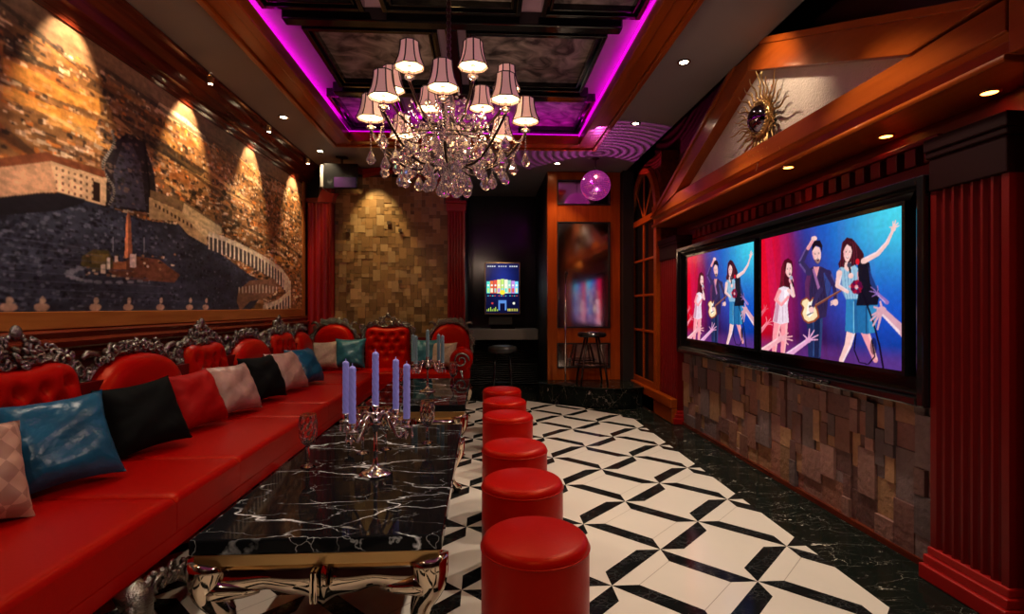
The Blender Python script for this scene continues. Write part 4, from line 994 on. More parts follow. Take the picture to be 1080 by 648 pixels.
# ================================================================ CUSHIONS
def pillow(px, name, m, label, size=.42, yaw=-.35, lean=.42, X=-1.88, roll=0, back=None, seed=0, group='throw cushions on the sofas'):
    rd = random.Random(seed); mb = MB(); n = 26; ph = [rd.uniform(0, 6) for _ in range(6)]
    def f(i, j, s):
        u, v = -1+2*i, -1+2*j
        t = .095*(max(0, (1-u**4)*(1-v**4)))**.6
        cr = math.exp(-((1-abs(u))**2+(1-abs(v))**2)*6)
        t += .006*cr*sin(9*(u+v)+ph[0])+.006*(1-u*u)*(1-v*v)*(sin(5*u+3*v+ph[1])+sin(7*v-4*u+ph[2]))
        t += .004*(u*u+v*v)*sin(14*math.atan2(v, u)+ph[3])*max(0, (1-u**4)*(1-v**4))**.5
        return (s*t, u*size/2*(1.03-.11*(1-v*v)*abs(u)), v*size/2*(1.03-.11*(1-u*u)*abs(v)))
    mb.grid(lambda i, j: f(i, j, 1), n, n); mb.grid(lambda i, j: f(i, j, -1), n, n)
    o = mb.build(name, m, smooth=True)
    if back is None:
        q = at(px, 400, X=X); loc = (X, q[1], ZS+size*.5*cos(lean)+.03)
        rot = Matrix.Rotation(yaw, 4, 'Z') @ Matrix.Rotation(-lean, 4, 'Y') @ Matrix.Rotation(roll, 4, 'X')
    else:
        loc = (back[0], back[1], ZS+size*.5*cos(lean)+.03)
        rot = Matrix.Rotation(-PI/2+yaw, 4, 'Z') @ Matrix.Rotation(-lean, 4, 'Y') @ Matrix.Rotation(roll, 4, 'X')
    o.matrix_world = Matrix.Translation(loc) @ rot
    return tag(o, label, 'cushion', group)
pillow(-42, 'cushion', M['p_check'], 'peach checked cushion at the left edge of the photo beside the blue satin cushion', .38, -.35, .5, -1.84, roll=-.15, seed=1)
pillow(62, 'cushion', M['p_blue'], 'large shiny blue satin cushion between the peach checked and black ones', .40, -.62, .5, -1.84, roll=.06, seed=2)
pillow(152, 'cushion', M['p_black'], 'large plain black cushion on the near part of the sofa beside the red one', .38, -.55, .45, -1.84, roll=.1, seed=3)
pillow(205, 'cushion', M['p_red'], 'red velvet cushion on the sofa right behind the large black cushion', .37, -.3, .45, -1.86, roll=.05, seed=4)
pillow(245, 'cushion', M['p_peach'], 'peach and silver silk cushion between the red cushion and the smaller black one', .37, -.4, .5, -1.84, seed=5)
pillow(277, 'cushion', M['p_black'], 'smaller looking black cushion farther along between two peach silk cushions', .38, -.3, .45, -1.84, seed=6)
pillow(302, 'cushion', M['p_peach'], 'peach silk cushion farther back between the smaller black and the dark blue one', .38, -.3, .5, -1.82, seed=7)
pillow(321, 'cushion', M['p_blue'], 'dark blue satin cushion farthest along the long sofa next to the corner', .38, -.3, .5, -1.80, seed=8)
pillow(0, 'cushion', M['p_cream'], 'cream textured cushion in the sofa corner beside the teal one', .34, .5, .25, back=(-1.97, 6.62), seed=9)
pillow(0, 'cushion', M['p_teal'], 'teal blue cushion on the back sofa in front of the left round backrest', .37, .05, .25, back=(-1.67, 6.72), seed=10)
pillow(0, 'cushion', M['p_teal'], 'dark teal cushion on the right seat of the back sofa behind the candles', .36, .1, .3, back=(-.72, 6.78), seed=11)
pillow(0, 'cushion', M['p_cream'], 'cream cushion beside the right arm of the back sofa', .32, -.2, .3, back=(-.5, 6.72), seed=12)

# ================================================================ TABLES
def table(x0, x1, y0, y1, label):
    t = thing('coffee_table', label, 'table', ((x0+x1)/2, (y0+y1)/2, 0), 'black marble coffee tables')
    MB().box(x0, x1, y0, y1, .395, .45).build('marble_top', M['nero'], t, bevel=.008)
    MB().box(x0+.012, x1-.012, y0+.012, y1-.012, .352, .394).build('gold_band', M['gold'], t, bevel=.003)
    def apron(ax, a0, a1, fixed, sgn, n):
        mb = MB(); nu = 40*n; nv = 12
        def fn(i, j):
            u = i*n; u = u-math.floor(u) if i < 1 else 1.0
            w = abs(2*u-1); lo = .228-.05*(w**3)+.012*cos(4*PI*u)*(1-w) ; z = .352+(lo-.352)*j
            off = .055*math.sin(PI*min(1, j*.96+.04))**.6*(.55+.45*(1-w**8))-.034
            p = a0+(a1-a0)*i; q = fixed+sgn*off-.03*sgn
            return (p, q, z) if ax == 'x' else (q, p, z)
        mb.grid(fn, nu, nv); return mb
    ap = apron('x', x0+.05, x1-.05, y0+.012, -1, 2); ap.build('apron', M['chrome'], t, smooth=True)
    ap = apron('x', x0+.05, x1-.05, y1-.012, 1, 2); ap.build('apron', M['chrome'], t, smooth=True)
    ap = apron('y', y0+.05, y1-.05, x0+.012, -1, 3); ap.build('apron', M['chrome'], t, smooth=True)
    ap = apron('y', y0+.05, y1-.05, x1-.012, 1, 3); ap.build('apron', M['chrome'], t, smooth=True)
    for sx in (0, 1):
        for sy in (0, 1):
            cx, cy = (x1-.05 if sx else x0+.05), (y1-.05 if sy else y0+.05); dx, dy = (1 if sx else -1), (1 if sy else -1)
            mb = MB(); P = []; rr = []
            for k in range(15):
                q = k/14; z = .352*(1-q)+.016*q; o = .012*sin(q*2.0*PI)-.05*sin(q*PI)**2*(q)+.03*max(0, q-.8)*5*.6
                P.append((cx+dx*o, cy+dy*o, z)); rr.append(.05*(1-q)**1.2+.022+(.014 if q > .93 else 0))
            mb.tube(P, rr, 12)
            mb.tube([(cx-dx*.0, cy+dy*.012, .27), (cx-dx*.05, cy+dy*.012, .262), (cx-dx*.12, cy+dy*.008, .255), (cx-dx*.17, cy+dy*.0, .25)], [.05, .04, .026, .012], 12)
            mb.build('leg', M['chrome'], t, smooth=True)
    cb2 = MB()
    for yy in (y0-.012,): cb2.box((x0+x1)/2-.012, (x0+x1)/2-.002, yy-.03, yy+.03, .24, .351).box((x0+x1)/2+.002, (x0+x1)/2+.012, yy-.03, yy+.03, .24, .351).box((x0+x1)/2-.012, (x0+x1)/2+.012, yy, yy+.03, .24, .351)
    cb2.build('bracket', M['chrome'], t, bevel=.006)
    return t
table(-1.01, -.145, 1.86, 3.62, 'near black marble coffee table with gold cabriole base and white veins')
table(-.99, -.145, 4.32, 5.95, 'farther black marble coffee table carrying the teal candles')

# ================================================================ CANDELABRA
def candelabra(x, y, z0, label, candlem, clabel, scale=1, H=.28, rot=-.42):
    t = thing('candelabra', label, 'candelabra', (x, y, z0), 'silver candelabra')
    mb = MB(); mb.lathe([(.075, 0), (.077, .006), (.06, .014), (.035, .022), (.018, .04), (.011, .06), (.009, .1), (.012, .11), (.009, .12), (.009, .2), (.014, .215), (.024, .235), (.03, .25), (.016, .262), (.011, .275), (.014, .285)], x, y, z0, 24)
    mb.build('stem', M['steel'], t, smooth=True)
    tops = []
    for k in range(4):
        a = rot+k*PI/2; P = []
        for q in range(17):
            s = q/16; r = .018+.155*s; zz = .245+.055*sin(s*2*PI)*(1-.3*s)-.02*s
            P.append((x+r*cos(a), y+r*sin(a), z0+zz))
        am = MB(); am.tube(P, [.0075-.002*q/16 for q in range(17)], 7)
        c2 = []
        for q in range(12): s = q/11; th_ = s*5.2; r = .03*(1-s*.7); c2.append((x+(.1+r*cos(th_))*cos(a), y+(.1+r*cos(th_))*sin(a), z0+.255+r*sin(th_)))
        am.tube(c2, .004, 6)
        am.build('arm', M['steel'], t, smooth=True)
        tops.append((P[-1][0], P[-1][1], z0+.235))
    tops.append((x, y, z0+.285))
    for k, (a, b, c) in enumerate(tops):
        cp = MB(); cp.lathe([(.005, -.012), (.012, -.004), (.028, .004), (.03, .008), (.012, .01), (.012, .02), (.017, .035), (.018, .045), (.014, .045)], a, b, c, 16)
        cp.build('cup', M['steel'], t, smooth=True)
    for k in range(4):
        a, b, c = tops[k]
        for q in range(4):
            w = q*PI/2; pd = MB(); pd.lathe([(0, -.05), (.006, -.035), (.002, -.015), (.001, 0)], a+.026*cos(w), b+.026*sin(w), c, 6); pd.build('pendant', M['crystal'], t)
    for k, (a, b, c) in enumerate(tops):
        cn = MB(); prof = [(.0155, 0)]+[(.0155, H*q/40) for q in range(1, 39)]+[(.0155, H*.965), (.012, H*.985), (.005, H*1.0), (.0, H*1.01)]
        zz0 = c+.03
        cn.lathe(prof, a, b, zz0, 24, fn=lambda tt, z: 1+.07*cos(5*(tt+z*34)))
        cn.tube([(a, b, zz0+H), (a, b, zz0+H+.012)], .0015, 5)
        nm = ['on the right front arm', 'on the right rear arm', 'on the left rear arm', 'on the left front arm', 'on the tall centre cup'][k]
        tag(cn.build('candle', candlem, smooth=True), '%s twisted candle %s of the %s candelabra' % (clabel, nm, 'near' if y < 4 else 'far'), 'candle', '%s candles' % clabel)
candelabra(-.516, 2.557, .45, 'silver five armed candelabra with lilac candles on the near table', M['candle'], 'lilac', H=.27)
candelabra(-.527, 5.02, .45, 'silver candelabra with thin teal candles on the farther table', M['candle2'], 'grey teal', H=.27, rot=-.55)

# ================================================================ GOBLETS
def goblet():
    t = thing('goblet', 'x', 'goblet', (0, 0, 0), 'cut crystal goblets')
    mb = MB(); prof = [(.036, .0), (.036, .004), (.008, .012), (.005, .03), (.008, .06), (.005, .09), (.012, .105)]
    mb.lathe(prof, 0, 0, 0, 16); mb.build('stem', M['glass'], t, smooth=True)
    mb = MB(); pr = [(.012, .105), (.03, .12), (.042, .15), (.046, .19), (.043, .23), (.038, .26), (.035, .26), (.040, .23), (.043, .19), (.039, .152), (.027, .125), (.0, .113)]
    mb.lathe(pr, 0, 0, 0, 20, fn=lambda tt, z: 1+.05*cos(10*tt+40*z)*(1 if .12 < z < .24 else 0)); mb.build('bowl', M['glass'], t)
    mb = MB(); mb.lathe([(.035, .258), (.0385, .258), (.0385, .262), (.035, .262), (.035, .258)], 0, 0, 0, 20, caps=False); mb.build('rim', M['gold'], t)
    return t
g0 = goblet()
GB = [(-.878, 2.696, 'clear cut crystal goblet alone at the sofa side of the near table', 1), (-.66, 2.93, 'crystal goblet behind the left arm of the near candelabra', .95),
      (-.33, 3.13, 'crystal goblet right of the near candelabra toward the stools', .95), (-.55, 3.0, 'crystal goblet directly behind the near candelabra stem', .9),
      (-.80, 3.2, 'crystal goblet by the far left corner of the near table', .9), (-.30, 5.3, 'crystal goblet right of the far candelabra on the farther table', .95), (-.72, 4.75, 'crystal goblet left of the far candelabra on the farther table', .95)]
for k, (x, y, lb, s) in enumerate(GB):
    o = g0 if k == 0 else copy_tree(g0)
    o.location = (x, y, .4505); o.scale = (s, s, s); o['label'] = lb

# ================================================================ RED POUFS
def pouf():
    t = thing('round_stool', 'x', 'stool', (0, 0, 0), 'red cylindrical stools along the tables')
    mb = MB(); R_ = .1925; prof = [(R_-.004, .012), (R_, .05), (R_, .40)]
    for k in range(1, 9): a = k/8*PI/2; prof.append((R_-.03+.03*cos(a), .40+.03*sin(a)+.004*(k/8)))
    for k in range(1, 9): q = 1-k/8; prof.append(((R_-.03)*q, .434+.016*(1-q*q)))
    mb.lathe(prof, 0, 0, 0, 56); mb.build('upholstery', M['red'], t, smooth=True)
    mb = MB(); mb.tube([(R_*1.002*cos(2*PI*k/56), R_*1.002*sin(2*PI*k/56), .398) for k in range(57)], .0035, 6); mb.build('piping', M['red'], t, smooth=True)
    mb = MB(); mb.lathe([(R_-.02, .0), (R_-.02, .014)], 0, 0, 0, 40); mb.build('base_ring', M['blackm'], t)
    return t
p0 = pouf()
for k, y in enumerate((1.88, 2.5, 3.12, 4.02, 4.64, 5.26)):
    o = p0 if k == 0 else copy_tree(p0); o.location = (.185, y, .002); o.rotation_euler.z = k*.7
    o['label'] = ['nearest red leather cylinder stool, front of the row', 'second red cylinder stool from the front of the row', 'third red cylinder stool from the front, level with the near table end', 'fourth red cylinder stool from the front, beside the farther table', 'fifth red cylinder stool from the front, next to last', 'last and smallest looking red cylinder stool at the back of the row'][k]

# ================================================================ CHANDELIER
CX, CY = -.215, 3.3
ch = thing('chandelier', 'crystal chandelier with fourteen blush fabric lampshades hanging from the ceiling tray', 'chandelier', (CX, CY, 3.35))
mb = MB(); mb.tube([(CX, CY, 2.62), (CX, CY, 3.3)], .011, 8)
for k in range(16): mb.blob((CX, CY, 2.66+k*.04), Vector((.016, 0, 0)), Vector((0, .016, 0)), Vector((0, 0, .02)), 8, 5)
mb.build('hanging_rod', M['iron'], ch, smooth=True)
MB().lathe([(.09, 0), (.09, -.01), (.06, -.04), (.02, -.06)], CX, CY, 3.35, 24).build('canopy', M['iron'], ch, smooth=True)
hb = MB(); hb.lathe([(.0, 2.02), (.02, 2.03), (.05, 2.07), (.075, 2.12), (.05, 2.16), (.03, 2.2), (.05, 2.25), (.065, 2.3), (.04, 2.35), (.025, 2.42), (.045, 2.5), (.03, 2.56), (.012, 2.62)], CX, CY, 0, 20); hb.build('glass_column', M['crystal'], ch)
def shade(x, y, z, k, ph):
    n = 8; sm_ = MB(); pr = [(.088, 0), (.078, .02), (.066, .05), (.058, .085), (.053, .12), (.052, .145)]
    sm_.lathe(pr[:], x, y, z, n, ph); sm_.f = [f for f in sm_.f if len(f) == 4]; sm_.c = sm_.c[:len(sm_.f)]; sm_.mi = sm_.mi[:len(sm_.f)]
    so = sm_.build('lamp_shade', M['shade'], ch)
    tr = MB()
    for q in range(n):
        a = ph+2*PI*q/n; tr.tube([(x+(r+.0015)*cos(a), y+(r+.0015)*sin(a), z+h) for r, h in pr], .0042, 4)
        b = ph+2*PI*(q+1)/n
        for r, h in (pr[0], pr[-1]): tr.tube([(x+r*cos(a), y+r*sin(a), z+h), (x+r*cos(b), y+r*sin(b), z+h)], .0032, 4)
    tr.build('trim', M['trim'], so)
    MB().lathe([(0, .012), (.078, .012)], x, y, z, n, ph).build('diffuser', M['glow'], so)
    cp = MB(); cp.lathe([(.004, -.075), (.012, -.07), (.03, -.055), (.032, -.05), (.01, -.048), (.009, -.01), (.012, .011)], x, y, z, 14); cp.build('candle_cup', M['crystal'], ch)
ARMS = []
for k in range(8): ARMS.append((.479, 2.412, -PI/2+k*PI/4, 2.17))
for k in range(6): ARMS.append((.36, 2.60, -PI/2+.45+k*PI/3, 2.42))
for k, (R_, zb, a, zc) in enumerate(ARMS):
    x, y = CX+R_*cos(a), CY+R_*sin(a)
    P = []
    for q in range(19):
        s = q/18; r = .03+(R_-.03)*s; z = zc+(zb-.075-zc)*s**2.2-.10*sin(PI*s)*(1-.2*s)
        P.append((CX+r*cos(a), CY+r*sin(a), z))
    am = MB(); am.tube(P, .0085, 7); am.build('arm', M['iron'], ch, smooth=True)
    shade(x, y, zb, k, a+PI/8)
def drop(x, y, z, s=1.0, chain=.06):
    mb = MB(); mb.lathe([(0, -.062*s), (.018*s, -.054*s), (.03*s, -.034*s), (.022*s, -.012*s), (.010*s, .014*s), (0, .026*s)], x, y, z, 7, random.uniform(0, 1))
    n = max(1, int(chain/.016))
    for q in range(n): mb.blob((x, y, z+.034*s+q*.016), Vector((.0055, 0, 0)), Vector((0, .0055, 0)), Vector((0, 0, .0062)), 6, 4)
    mb.build('crystal_drop', M['crystal'], ch)
nd = 0
for k in range(8):
    a = -PI/2+k*PI/4
    drop(CX+.479*cos(a), CY+.479*sin(a), 2.19, 1.0, .12)
for R_, n, z, s, cn in ((.40, 12, 2.12, 1.05, .07), (.33, 12, 2.17, 1.1, .05), (.27, 10, 2.065, 1.15, .1), (.19, 9, 2.14, 1.15, .08), (.12, 7, 2.035, 1.2, .09), (.05, 4, 2.0, 1.2, .05), (.22, 8, 2.24, .95, .05)):
    for k in range(n):
        a = 2*PI*k/n+R_*9; drop(CX+R_*cos(a), CY+R_*sin(a), z+random.uniform(-.018, .018), s, cn)
# bead swags and wire hoops
bd = MB()
for k in range(8):
    a0, a1 = -PI/2+k*PI/4, -PI/2+(k+1)*PI/4
    for (R0, z0_, dip) in ((.47, 2.33, .09), (.3, 2.42, .12)):
        for q in range(16):
            s = q/15; x = CX+R0*(cos(a0)*(1-s)+cos(a1)*s); y = CY+R0*(sin(a0)*(1-s)+sin(a1)*s); z = z0_-dip*4*s*(1-s)
            bd.blob((x, y, z), Vector((.008, 0, 0)), Vector((0, .008, 0)), Vector((0, 0, .008)), 6, 4)
    for q in range(18):       # strands from the top to the arms
        s = q/17; r = .05+.22*s; bd.blob((CX+r*cos(a0), CY+r*sin(a0), 2.62-.34*s-.12*sin(PI*s)), Vector((.009, 0, 0)), Vector((0, .009, 0)), Vector((0, 0, .009)), 6, 4)
for k in range(10):
    a = 2*PI*k/10
    for q in range(12): bd.blob((CX+.16*cos(a), CY+.16*sin(a), 2.34-q*.018), Vector((.008, 0, 0)), Vector((0, .008, 0)), Vector((0, 0, .008)), 6, 4)
bo = bd.build('bead_strands', M['crystal'], ch); bo['kind'] = 'stuff'
hp = MB()
for R_, z in ((.40, 2.22), (.27, 2.24), (.15, 2.2)):
    hp.tube([(CX+R_*cos(2*PI*k/40), CY+R_*sin(2*PI*k/40), z) for k in range(41)], .004, 5)
for k in range(8): a = k*PI/4; hp.tube([(CX+.03*cos(a), CY+.03*sin(a), 2.2), (CX+.4*cos(a), CY+.4*sin(a), 2.22)], .0035, 5)
hp.build('hoops', M['iron'], ch)
# gems clustered round the arms
gm = MB()
for k in range(90):
    a = random.uniform(0, 2*PI); r = random.uniform(.08, .30); z = random.uniform(2.2, 2.50)-.2*(r-.08)
    s = random.uniform(.010, .02); gm.lathe([(0, -s*1.5), (s, 0), (0, s*1.2)], CX+r*cos(a), CY+r*sin(a), z, 6, a)
gm = gm.build('gem_cluster', M['crystal'], ch); gm['kind'] = 'stuff'

# ================================================================ DISCO BALL
db = thing('disco_ball', 'pink lit mirrored disco ball hanging from the ceiling in front of the mirrored door', 'disco ball', (1.393, 6.5, 2.765))
mb = MB(); rb = .185; nl = 22
for i in range(nl):
    p0_, p1_ = PI*i/nl, PI*(i+1)/nl; n = max(4, int(round(2*nl*sin((p0_+p1_)/2))))
    for k in range(n):
        a, b = 2*PI*(k+.06)/n, 2*PI*(k+.94)/n; e = .06*(p1_-p0_)
        P = [(rb*sin(p)*cos(t), rb*sin(p)*sin(t), rb*cos(p)) for p, t in ((p0_+e, a), (p1_-e, a), (p1_-e, b), (p0_+e, b))]
        j = [random.uniform(-.002, .002) for _ in range(4)]
        mb.add([(1.393+x*(1+j_), 6.5+y*(1+j_), 2.765+z*(1+j_)) for (x, y, z), j_ in zip(P, j)], [(0, 1, 2, 3)])
mb.build('mirror_tiles', M['ball'], db)
mb = MB(); mb.lathe([(rb*.98*sin(PI*k/16), -rb*.98*cos(PI*k/16)) for k in range(17)], 1.393, 6.5, 2.765, 24); mb.build('core', M['purple'], db, smooth=True)
mb = MB(); mb.tube([(1.393, 6.5, 2.94), (1.393, 6.5, 3.1)], .006); mb.lathe([(.05, 0), (.05, -.012), (.01, -.025)], 1.393, 6.5, 3.1, 16); mb.build('hanger', M['iron'], db)

# ================================================================ PLATFORM, STOOL, MICROPHONE STAND
pf = MB(); outl = [(.78, 7.11), (.74, 6.95), (.86, 6.82), (1.0, 6.72), (1.15, 6.58), (1.35, 6.44), (1.6, 6.36), (1.8, 6.37), (1.97, 6.45), (1.97, 7.11)]
pf.prism(outl, 'z', .003, .235)
pf.prism([(x-.0+(.02 if x > 1.9 else -.02 if x < .9 else 0), y-(.02 if y < 7 else 0)) for x, y in outl], 'z', .235, .255)
tag(pf.build('platform', M['verde'], bevel=.006), 'low curved black marble stage platform in front of the mirrored door', 'platform')
bs = thing('bar_stool', 'tall dark bar stool on the black marble platform', 'stool', (1.41, 6.8, .256))
MB().lathe([(.02, 0), (.17, 0), (.185, .01), (.19, .03), (.18, .055), (.15, .065), (0, .07)], 1.41, 6.8, .86, 28).build('seat', M['black'], bs, smooth=True)
for k in range(4):
    a = PI/4+k*PI/2; MB().tube([(1.41+.1*cos(a), 6.8+.1*sin(a), .86), (1.41+.2*cos(a), 6.8+.2*sin(a), .5), (1.41+.24*cos(a), 6.8+.24*sin(a), .257)], [.014, .014, .012], 8).build('leg', M['iron'], bs, smooth=True)
MB().tube([(1.41+.195*cos(2*PI*k/28), 6.8+.195*sin(2*PI*k/28), .5) for k in range(29)], .011, 7).build('footrest', M['iron'], bs, smooth=True)
mk = MB(); mk.tube([(1.052, 6.72, .262), (1.052, 6.72, 1.55)], .011)
ms = thing('microphone_stand', 'slim silver microphone stand at the left edge of the platform', 'microphone stand', (1.052, 6.72, .256))
mk.build('pole', M['steel'], ms, smooth=True)
MB().lathe([(.12, 0), (.12, .012), (.02, .022), (.012, .04)], 1.052, 6.72, .2565, 24).build('base', M['iron'], ms)
MB().tube([(1.052, 6.72, 1.55), (1.05, 6.70, 1.62), (1.046, 6.64, 1.66)], [.01, .012, .014]).blob((1.045, 6.62, 1.672), Vector((.024, 0, 0)), Vector((0, .024, 0)), Vector((0, 0, .028)), 12, 8).build('microphone', M['iron'], ms, smooth=True)

# ================================================================ ALCOVE: counter, song kiosk, stool
ct = thing('counter', 'counter with pale stone edge and black wavy front in the dark alcove', 'counter', (.3, 8.5, 0))
MB().box(-.245, .865, 8.3, 8.79, .73, .9).build('counter_top', M['counter'], ct, bevel=.01)
MB().box(-.245, .865, 8.42, 8.79, .004, .73).build('front_panel', M['wave'], ct)
kk = thing('song_kiosk', 'portrait touchscreen song kiosk with colourful icons on the alcove counter', 'kiosk', (.305, 8.5, .9))
MB().box(.02, .59, 8.46, 8.52, 1.13, 1.965).build('casing', M['gold'], kk, bevel=.006)
MB().prism([(.2, .902), (.42, .902), (.36, 1.13), (.26, 1.13)], 'y', 8.47, 8.51).box(.12, .5, 8.4, 8.6, .9015, .93).build('stand', M['black'], kk)
MB().box(.09, .46, 8.40, 8.45, .97, 1.09).build('keypad', M['darkgrey'], kk)
K = Raster(110, 160, 0, 1, 0, 1); K.a[:] = lin(8, 12, 48); K.a += (np.exp(-((K.U-.5)**2+(K.V-.7)**2)*9)[..., None])*np.array(lin(20, 40, 130))
ic = [(90, 230, 210), (240, 110, 60), (230, 90, 70), (250, 240, 160), (200, 240, 120), (250, 250, 220), (160, 220, 200), (200, 140, 230), (120, 220, 250)]
for k in range(9):
    u = .08+k*.105; h = .16+.05*(1-abs(k-4)/4); K.poly([(u-.05, .40), (u+.05, .40), (u+.05, .40+h+.08), (u-.05, .40+h+.08)], lin(*ic[k]))
    K.poly([(u-.03, .42), (u+.03, .42), (u+.03, .5), (u-.03, .5)], lin(*ic[(k+4) % 9])); K.ell((u, .56), .03, .02, lin(250, 250, 240))
K.ell((.5, .42), .08, .05, lin(250, 230, 60))
for k in range(14):
    if k % 5 != 4: K.poly([(.06+k*.065, .93), (.095+k*.065, .93), (.095+k*.065, .955), (.06+k*.065, .955)], lin(230, 235, 240)); K.poly([(.06+k*.065, .34), (.1+k*.065, .34), (.1+k*.065, .355), (.06+k*.065, .355)], lin(230, 90, 60) if k % 2 else lin(90, 220, 230))
K.poly([(.38, .06), (.62, .06), (.62, .26), (.38, .26)], lin(90, 140, 220)); K.poly([(.43, .06), (.57, .06), (.57, .2), (.43, .2)], lin(10, 14, 50))
for k in range(7): K.poly([(.04+k*.05, .04), (.06+k*.05, .04), (.06+k*.05, .08+.02*(k % 3)), (.04+k*.05, .08+.02*(k % 3))], lin(200, 240, 80)); K.poly([(.66+k*.045, .04), (.68+k*.045, .04), (.68+k*.045, .09), (.66+k*.045, .09)], lin(230, 220, 90))
K.ell((.84, .2), .035, .025, lin(250, 250, 230)); K.ell((.2, .2), .03, .02, lin(200, 60, 60))
K.mesh('screen', M['screen'], lambda u, v: np.stack([.035+u*.54, np.full_like(u, 8.455), 1.15+v*.8], 1), kk, kk.location)
s2_ = thing('bar_stool', 'round black stool with glossy cushion in front of the alcove counter', 'stool', (.254, 7.0, 0))
MB().lathe([(0, .64), (.16, .64), (.19, .66), (.195, .70), (.18, .725), (.12, .74), (0, .742)], .254, 7.0, 0, 32).build('seat', M['darkgrey'], s2_, smooth=True)
for k in range(4):
    a = PI/4+k*PI/2; MB().tube([(.254+.13*cos(a), 7+.13*sin(a), .645), (.254+.18*cos(a), 7+.18*sin(a), .003)], .014, 8).build('leg', M['black'], s2_, smooth=True)
MB().tube([(.254+.165*cos(2*PI*k/28), 7+.165*sin(2*PI*k/28), .22) for k in range(29)], .01, 7).build('footrest', M['black'], s2_, smooth=True)
pn = MB().box(.62, .865, 7.25, 7.29, 0, 1.0)

# ================================================================ CEILING DOWNLIGHTS + LIGHTS
def spot(loc, target, e, col, size, blend=.5, rad=.03):
    L = bpy.data.lights.new('spot', 'SPOT'); L.energy = e; L.color = col; L.spot_size = size; L.spot_blend = blend; L.shadow_soft_size = rad
    o = bpy.data.objects.new('spot', L); C.objects.link(o); o.location = loc
    o.rotation_euler = (Vector(target)-Vector(loc)).to_track_quat('-Z', 'Y').to_euler(); return o
def downlight(x, y, label, e=60, tgt=None, col=(1, .84, .66), size=1.5):
    t = thing('downlight', label, 'downlight', (x, y, ZC), 'ceiling downlights')
    MB().lathe([(.032, -.006), (.048, -.006), (.05, 0), (.032, 0)], x, y, ZC, 22, caps=False).build('bezel', M['black'], t)
    MB().lathe([(0, -.004), (.031, -.004)], x, y, ZC, 22).build('lens', M['lamp'], t)
    spot((x, y, ZC-.02), tgt or (x, y, 0), e, col, size)
downlight(-1.94, 5.24, 'small round downlight in the left soffit nearer the camera', 55, (-1.6, 5.1, .5))
downlight(-1.93, 6.36, 'small round downlight in the far left corner of the soffit', 70, (-1.55, 7.15, 1.9), (1, .75, .4), 1.15)
downlight(1.51, 3.9, 'round downlight in the right soffit facing the sunburst mirror', 120, (1.15, 3.7, 0), size=1.5)
downlight(1.53, 5.23, 'round downlight in the right soffit halfway to the disco ball', 115, (1.1, 5.1, 0), size=1.6)
downlight(.95, 6.74, 'tiny downlight behind the tray just left of the disco ball', 35, (1.0, 6.9, 0), (1, .6, .35))
downlight(1.51, 2.5, 'added unseen right soffit downlight nearest to the sunburst mirror on the camera side', 110, (1.1, 2.5, 0), size=1.7)  # downlights from here on lie out of view, added for general light
downlight(-1.94, 3.05, 'added unseen left soffit downlight third from the far corner', 45, (-1.55, 3.4, .5))
downlight(-1.94, 2.0, 'added unseen left soffit downlight fourth from the far corner', 40, (-1.5, 2.3, .5))
downlight(1.5, 1.0, 'added unseen right soffit downlight beside the camera', 55, (.8, 1.3, 0), size=1.7)
downlight(-1.94, 1.0, 'added unseen left soffit downlight beside the camera', 30, (-1.4, 1.3, .5))
downlight(-.2, -.9, 'added unseen downlight in the soffit behind the camera', 60, (-.3, .8, 0), size=1.9)
# chandelier glow
def point(loc, e, col, r=.1):
    L = bpy.data.lights.new('glow', 'POINT'); L.energy = e; L.color = col; L.shadow_soft_size = r
    o = bpy.data.objects.new('glow', L); C.objects.link(o); o.location = loc; return o
for k in range(4):
    a = PI/4+k*PI/2; point((CX+.3*cos(a), CY+.3*sin(a), 2.36), 5, (1, .7, .42), .03)
# stucco gable wash, red accent, pink ball beam
spot((1.55, 3.3, 3.08), (2.05, 3.5, 2.6), 26, (1, .78, .55), 1.6, .7)
spot((-1.2, 5.8, 3.05), (2.0, 4.4, 2.2), 120, (1, .02, .03), .16, .8)
spot((.9, 5.95, 3.06), (1.39, 6.5, 2.76), 45, (1, .1, .8), .5, .4)
spot((-.2, 6.3, 3.05), (1.4, 7.15, 1.9), 70, (1, .3, .1), 1.0, .8)
spot((.8, 4.0, 3.05), (2.05, 5.9, 1.6), 40, (1, .25, .12), .9, .9)
spot((1.4, 1.2, 3.05), (-1.9, 2.6, .7), 45, (1, .7, .5), .9, .9)
spot((1.2, 3.6, 3.05), (-2.0, 5.6, .8), 45, (1, .6, .4), .7, .9)
spot((.3, 7.6, 3.05), (.3, 8.3, .8), 14, (1, .8, .6), .9)  # added spot without a fixture, lifts the dark counter
spot((-1.45, 6.86, 3.06), (-1.42, 7.2, 2.2), 60, (1, .74, .36), 1.15, .8)
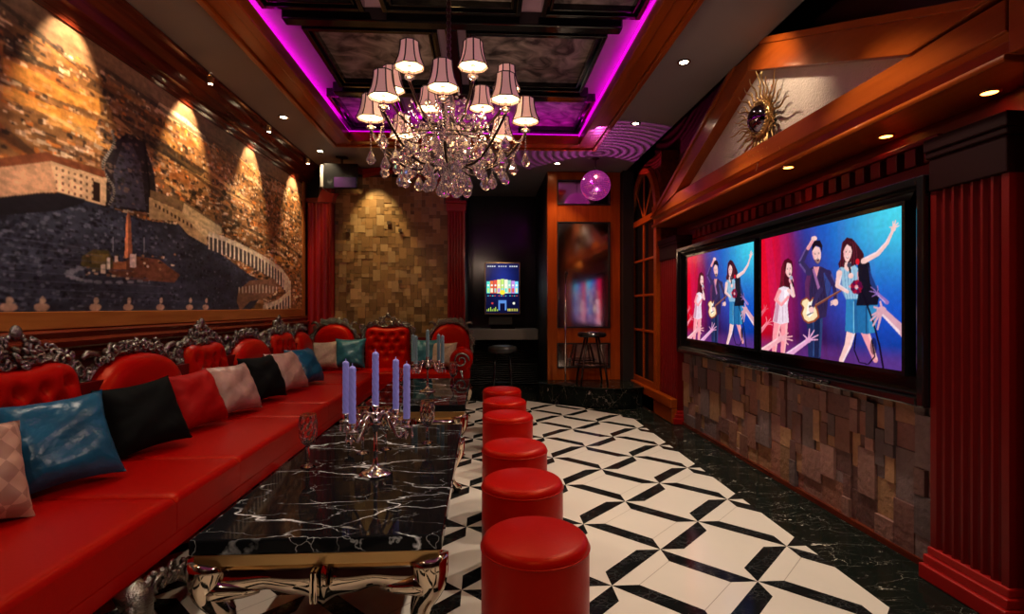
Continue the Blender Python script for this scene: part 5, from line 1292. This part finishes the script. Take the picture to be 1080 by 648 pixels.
spot((-1.0, 5.95, 3.06), (-1.2, 7.15, 1.2), 34, (1, .7, .36), .9, .8)
spot((1.35, 6.2, 3.05), (2.03, 6.65, 1.6), 60, (1, .4, .18), 1.2, .8)  # extra spot, no fixture, put in to brighten the arched window

bl = point((1.38, 6.27, 2.62), 15, (1, .12, .75), .005); bl.name = 'disco_reflection'; L = bl.data; L.use_nodes = True; T = L.node_tree  # added lamp near the ball, its rings imitate reflections on the ceiling
em = T.nodes['Emission']; tc = T.nodes.new('ShaderNodeTexCoord'); sx = T.nodes.new('ShaderNodeSeparateXYZ'); T.links.new(tc.outputs['Normal'], sx.inputs[0])
def mth(op, a, b=None):
    n = T.nodes.new('ShaderNodeMath'); n.operation = op
    for i, v in enumerate((a, b)):
        if v is None: continue
        if isinstance(v, (int, float)): n.inputs[i].default_value = v
        else: T.links.new(v, n.inputs[i])
    return n.outputs[0]
zc_ = mth('MAXIMUM', sx.outputs[2], .02)
rad_ = mth('DIVIDE', mth('SQRT', mth('ADD', mth('POWER', mth('ABSOLUTE', sx.outputs[0]), 2), mth('POWER', mth('ABSOLUTE', sx.outputs[1]), 2))), zc_)
wv_ = mth('ADD', mth('MULTIPLY', mth('SINE', mth('MULTIPLY', rad_, 32)), .42), .44)
up_ = mth('GREATER_THAN', sx.outputs[2], .40)
T.links.new(mth('MULTIPLY', mth('MULTIPLY', wv_, up_), mth('ADD', mth('MULTIPLY', rad_, 1.3), .3)), em.inputs['Strength'])
w = bpy.data.worlds.new('world'); bpy.context.scene.world = w; w.use_nodes = True
w.node_tree.nodes['Background'].inputs[0].default_value = (.02, .01, .015, 1); w.node_tree.nodes['Background'].inputs[1].default_value = .3
s = bpy.context.scene
s.view_settings.view_transform = 'Standard'; s.view_settings.look = 'None'; s.view_settings.exposure = 0; s.view_settings.gamma = 1
s.cycles.use_denoising = True; s.cycles.sample_clamp_indirect = 4; s.cycles.max_bounces = 8; s.cycles.transmission_bounces = 8; s.cycles.caustics_reflective = False; s.cycles.caustics_refractive = False
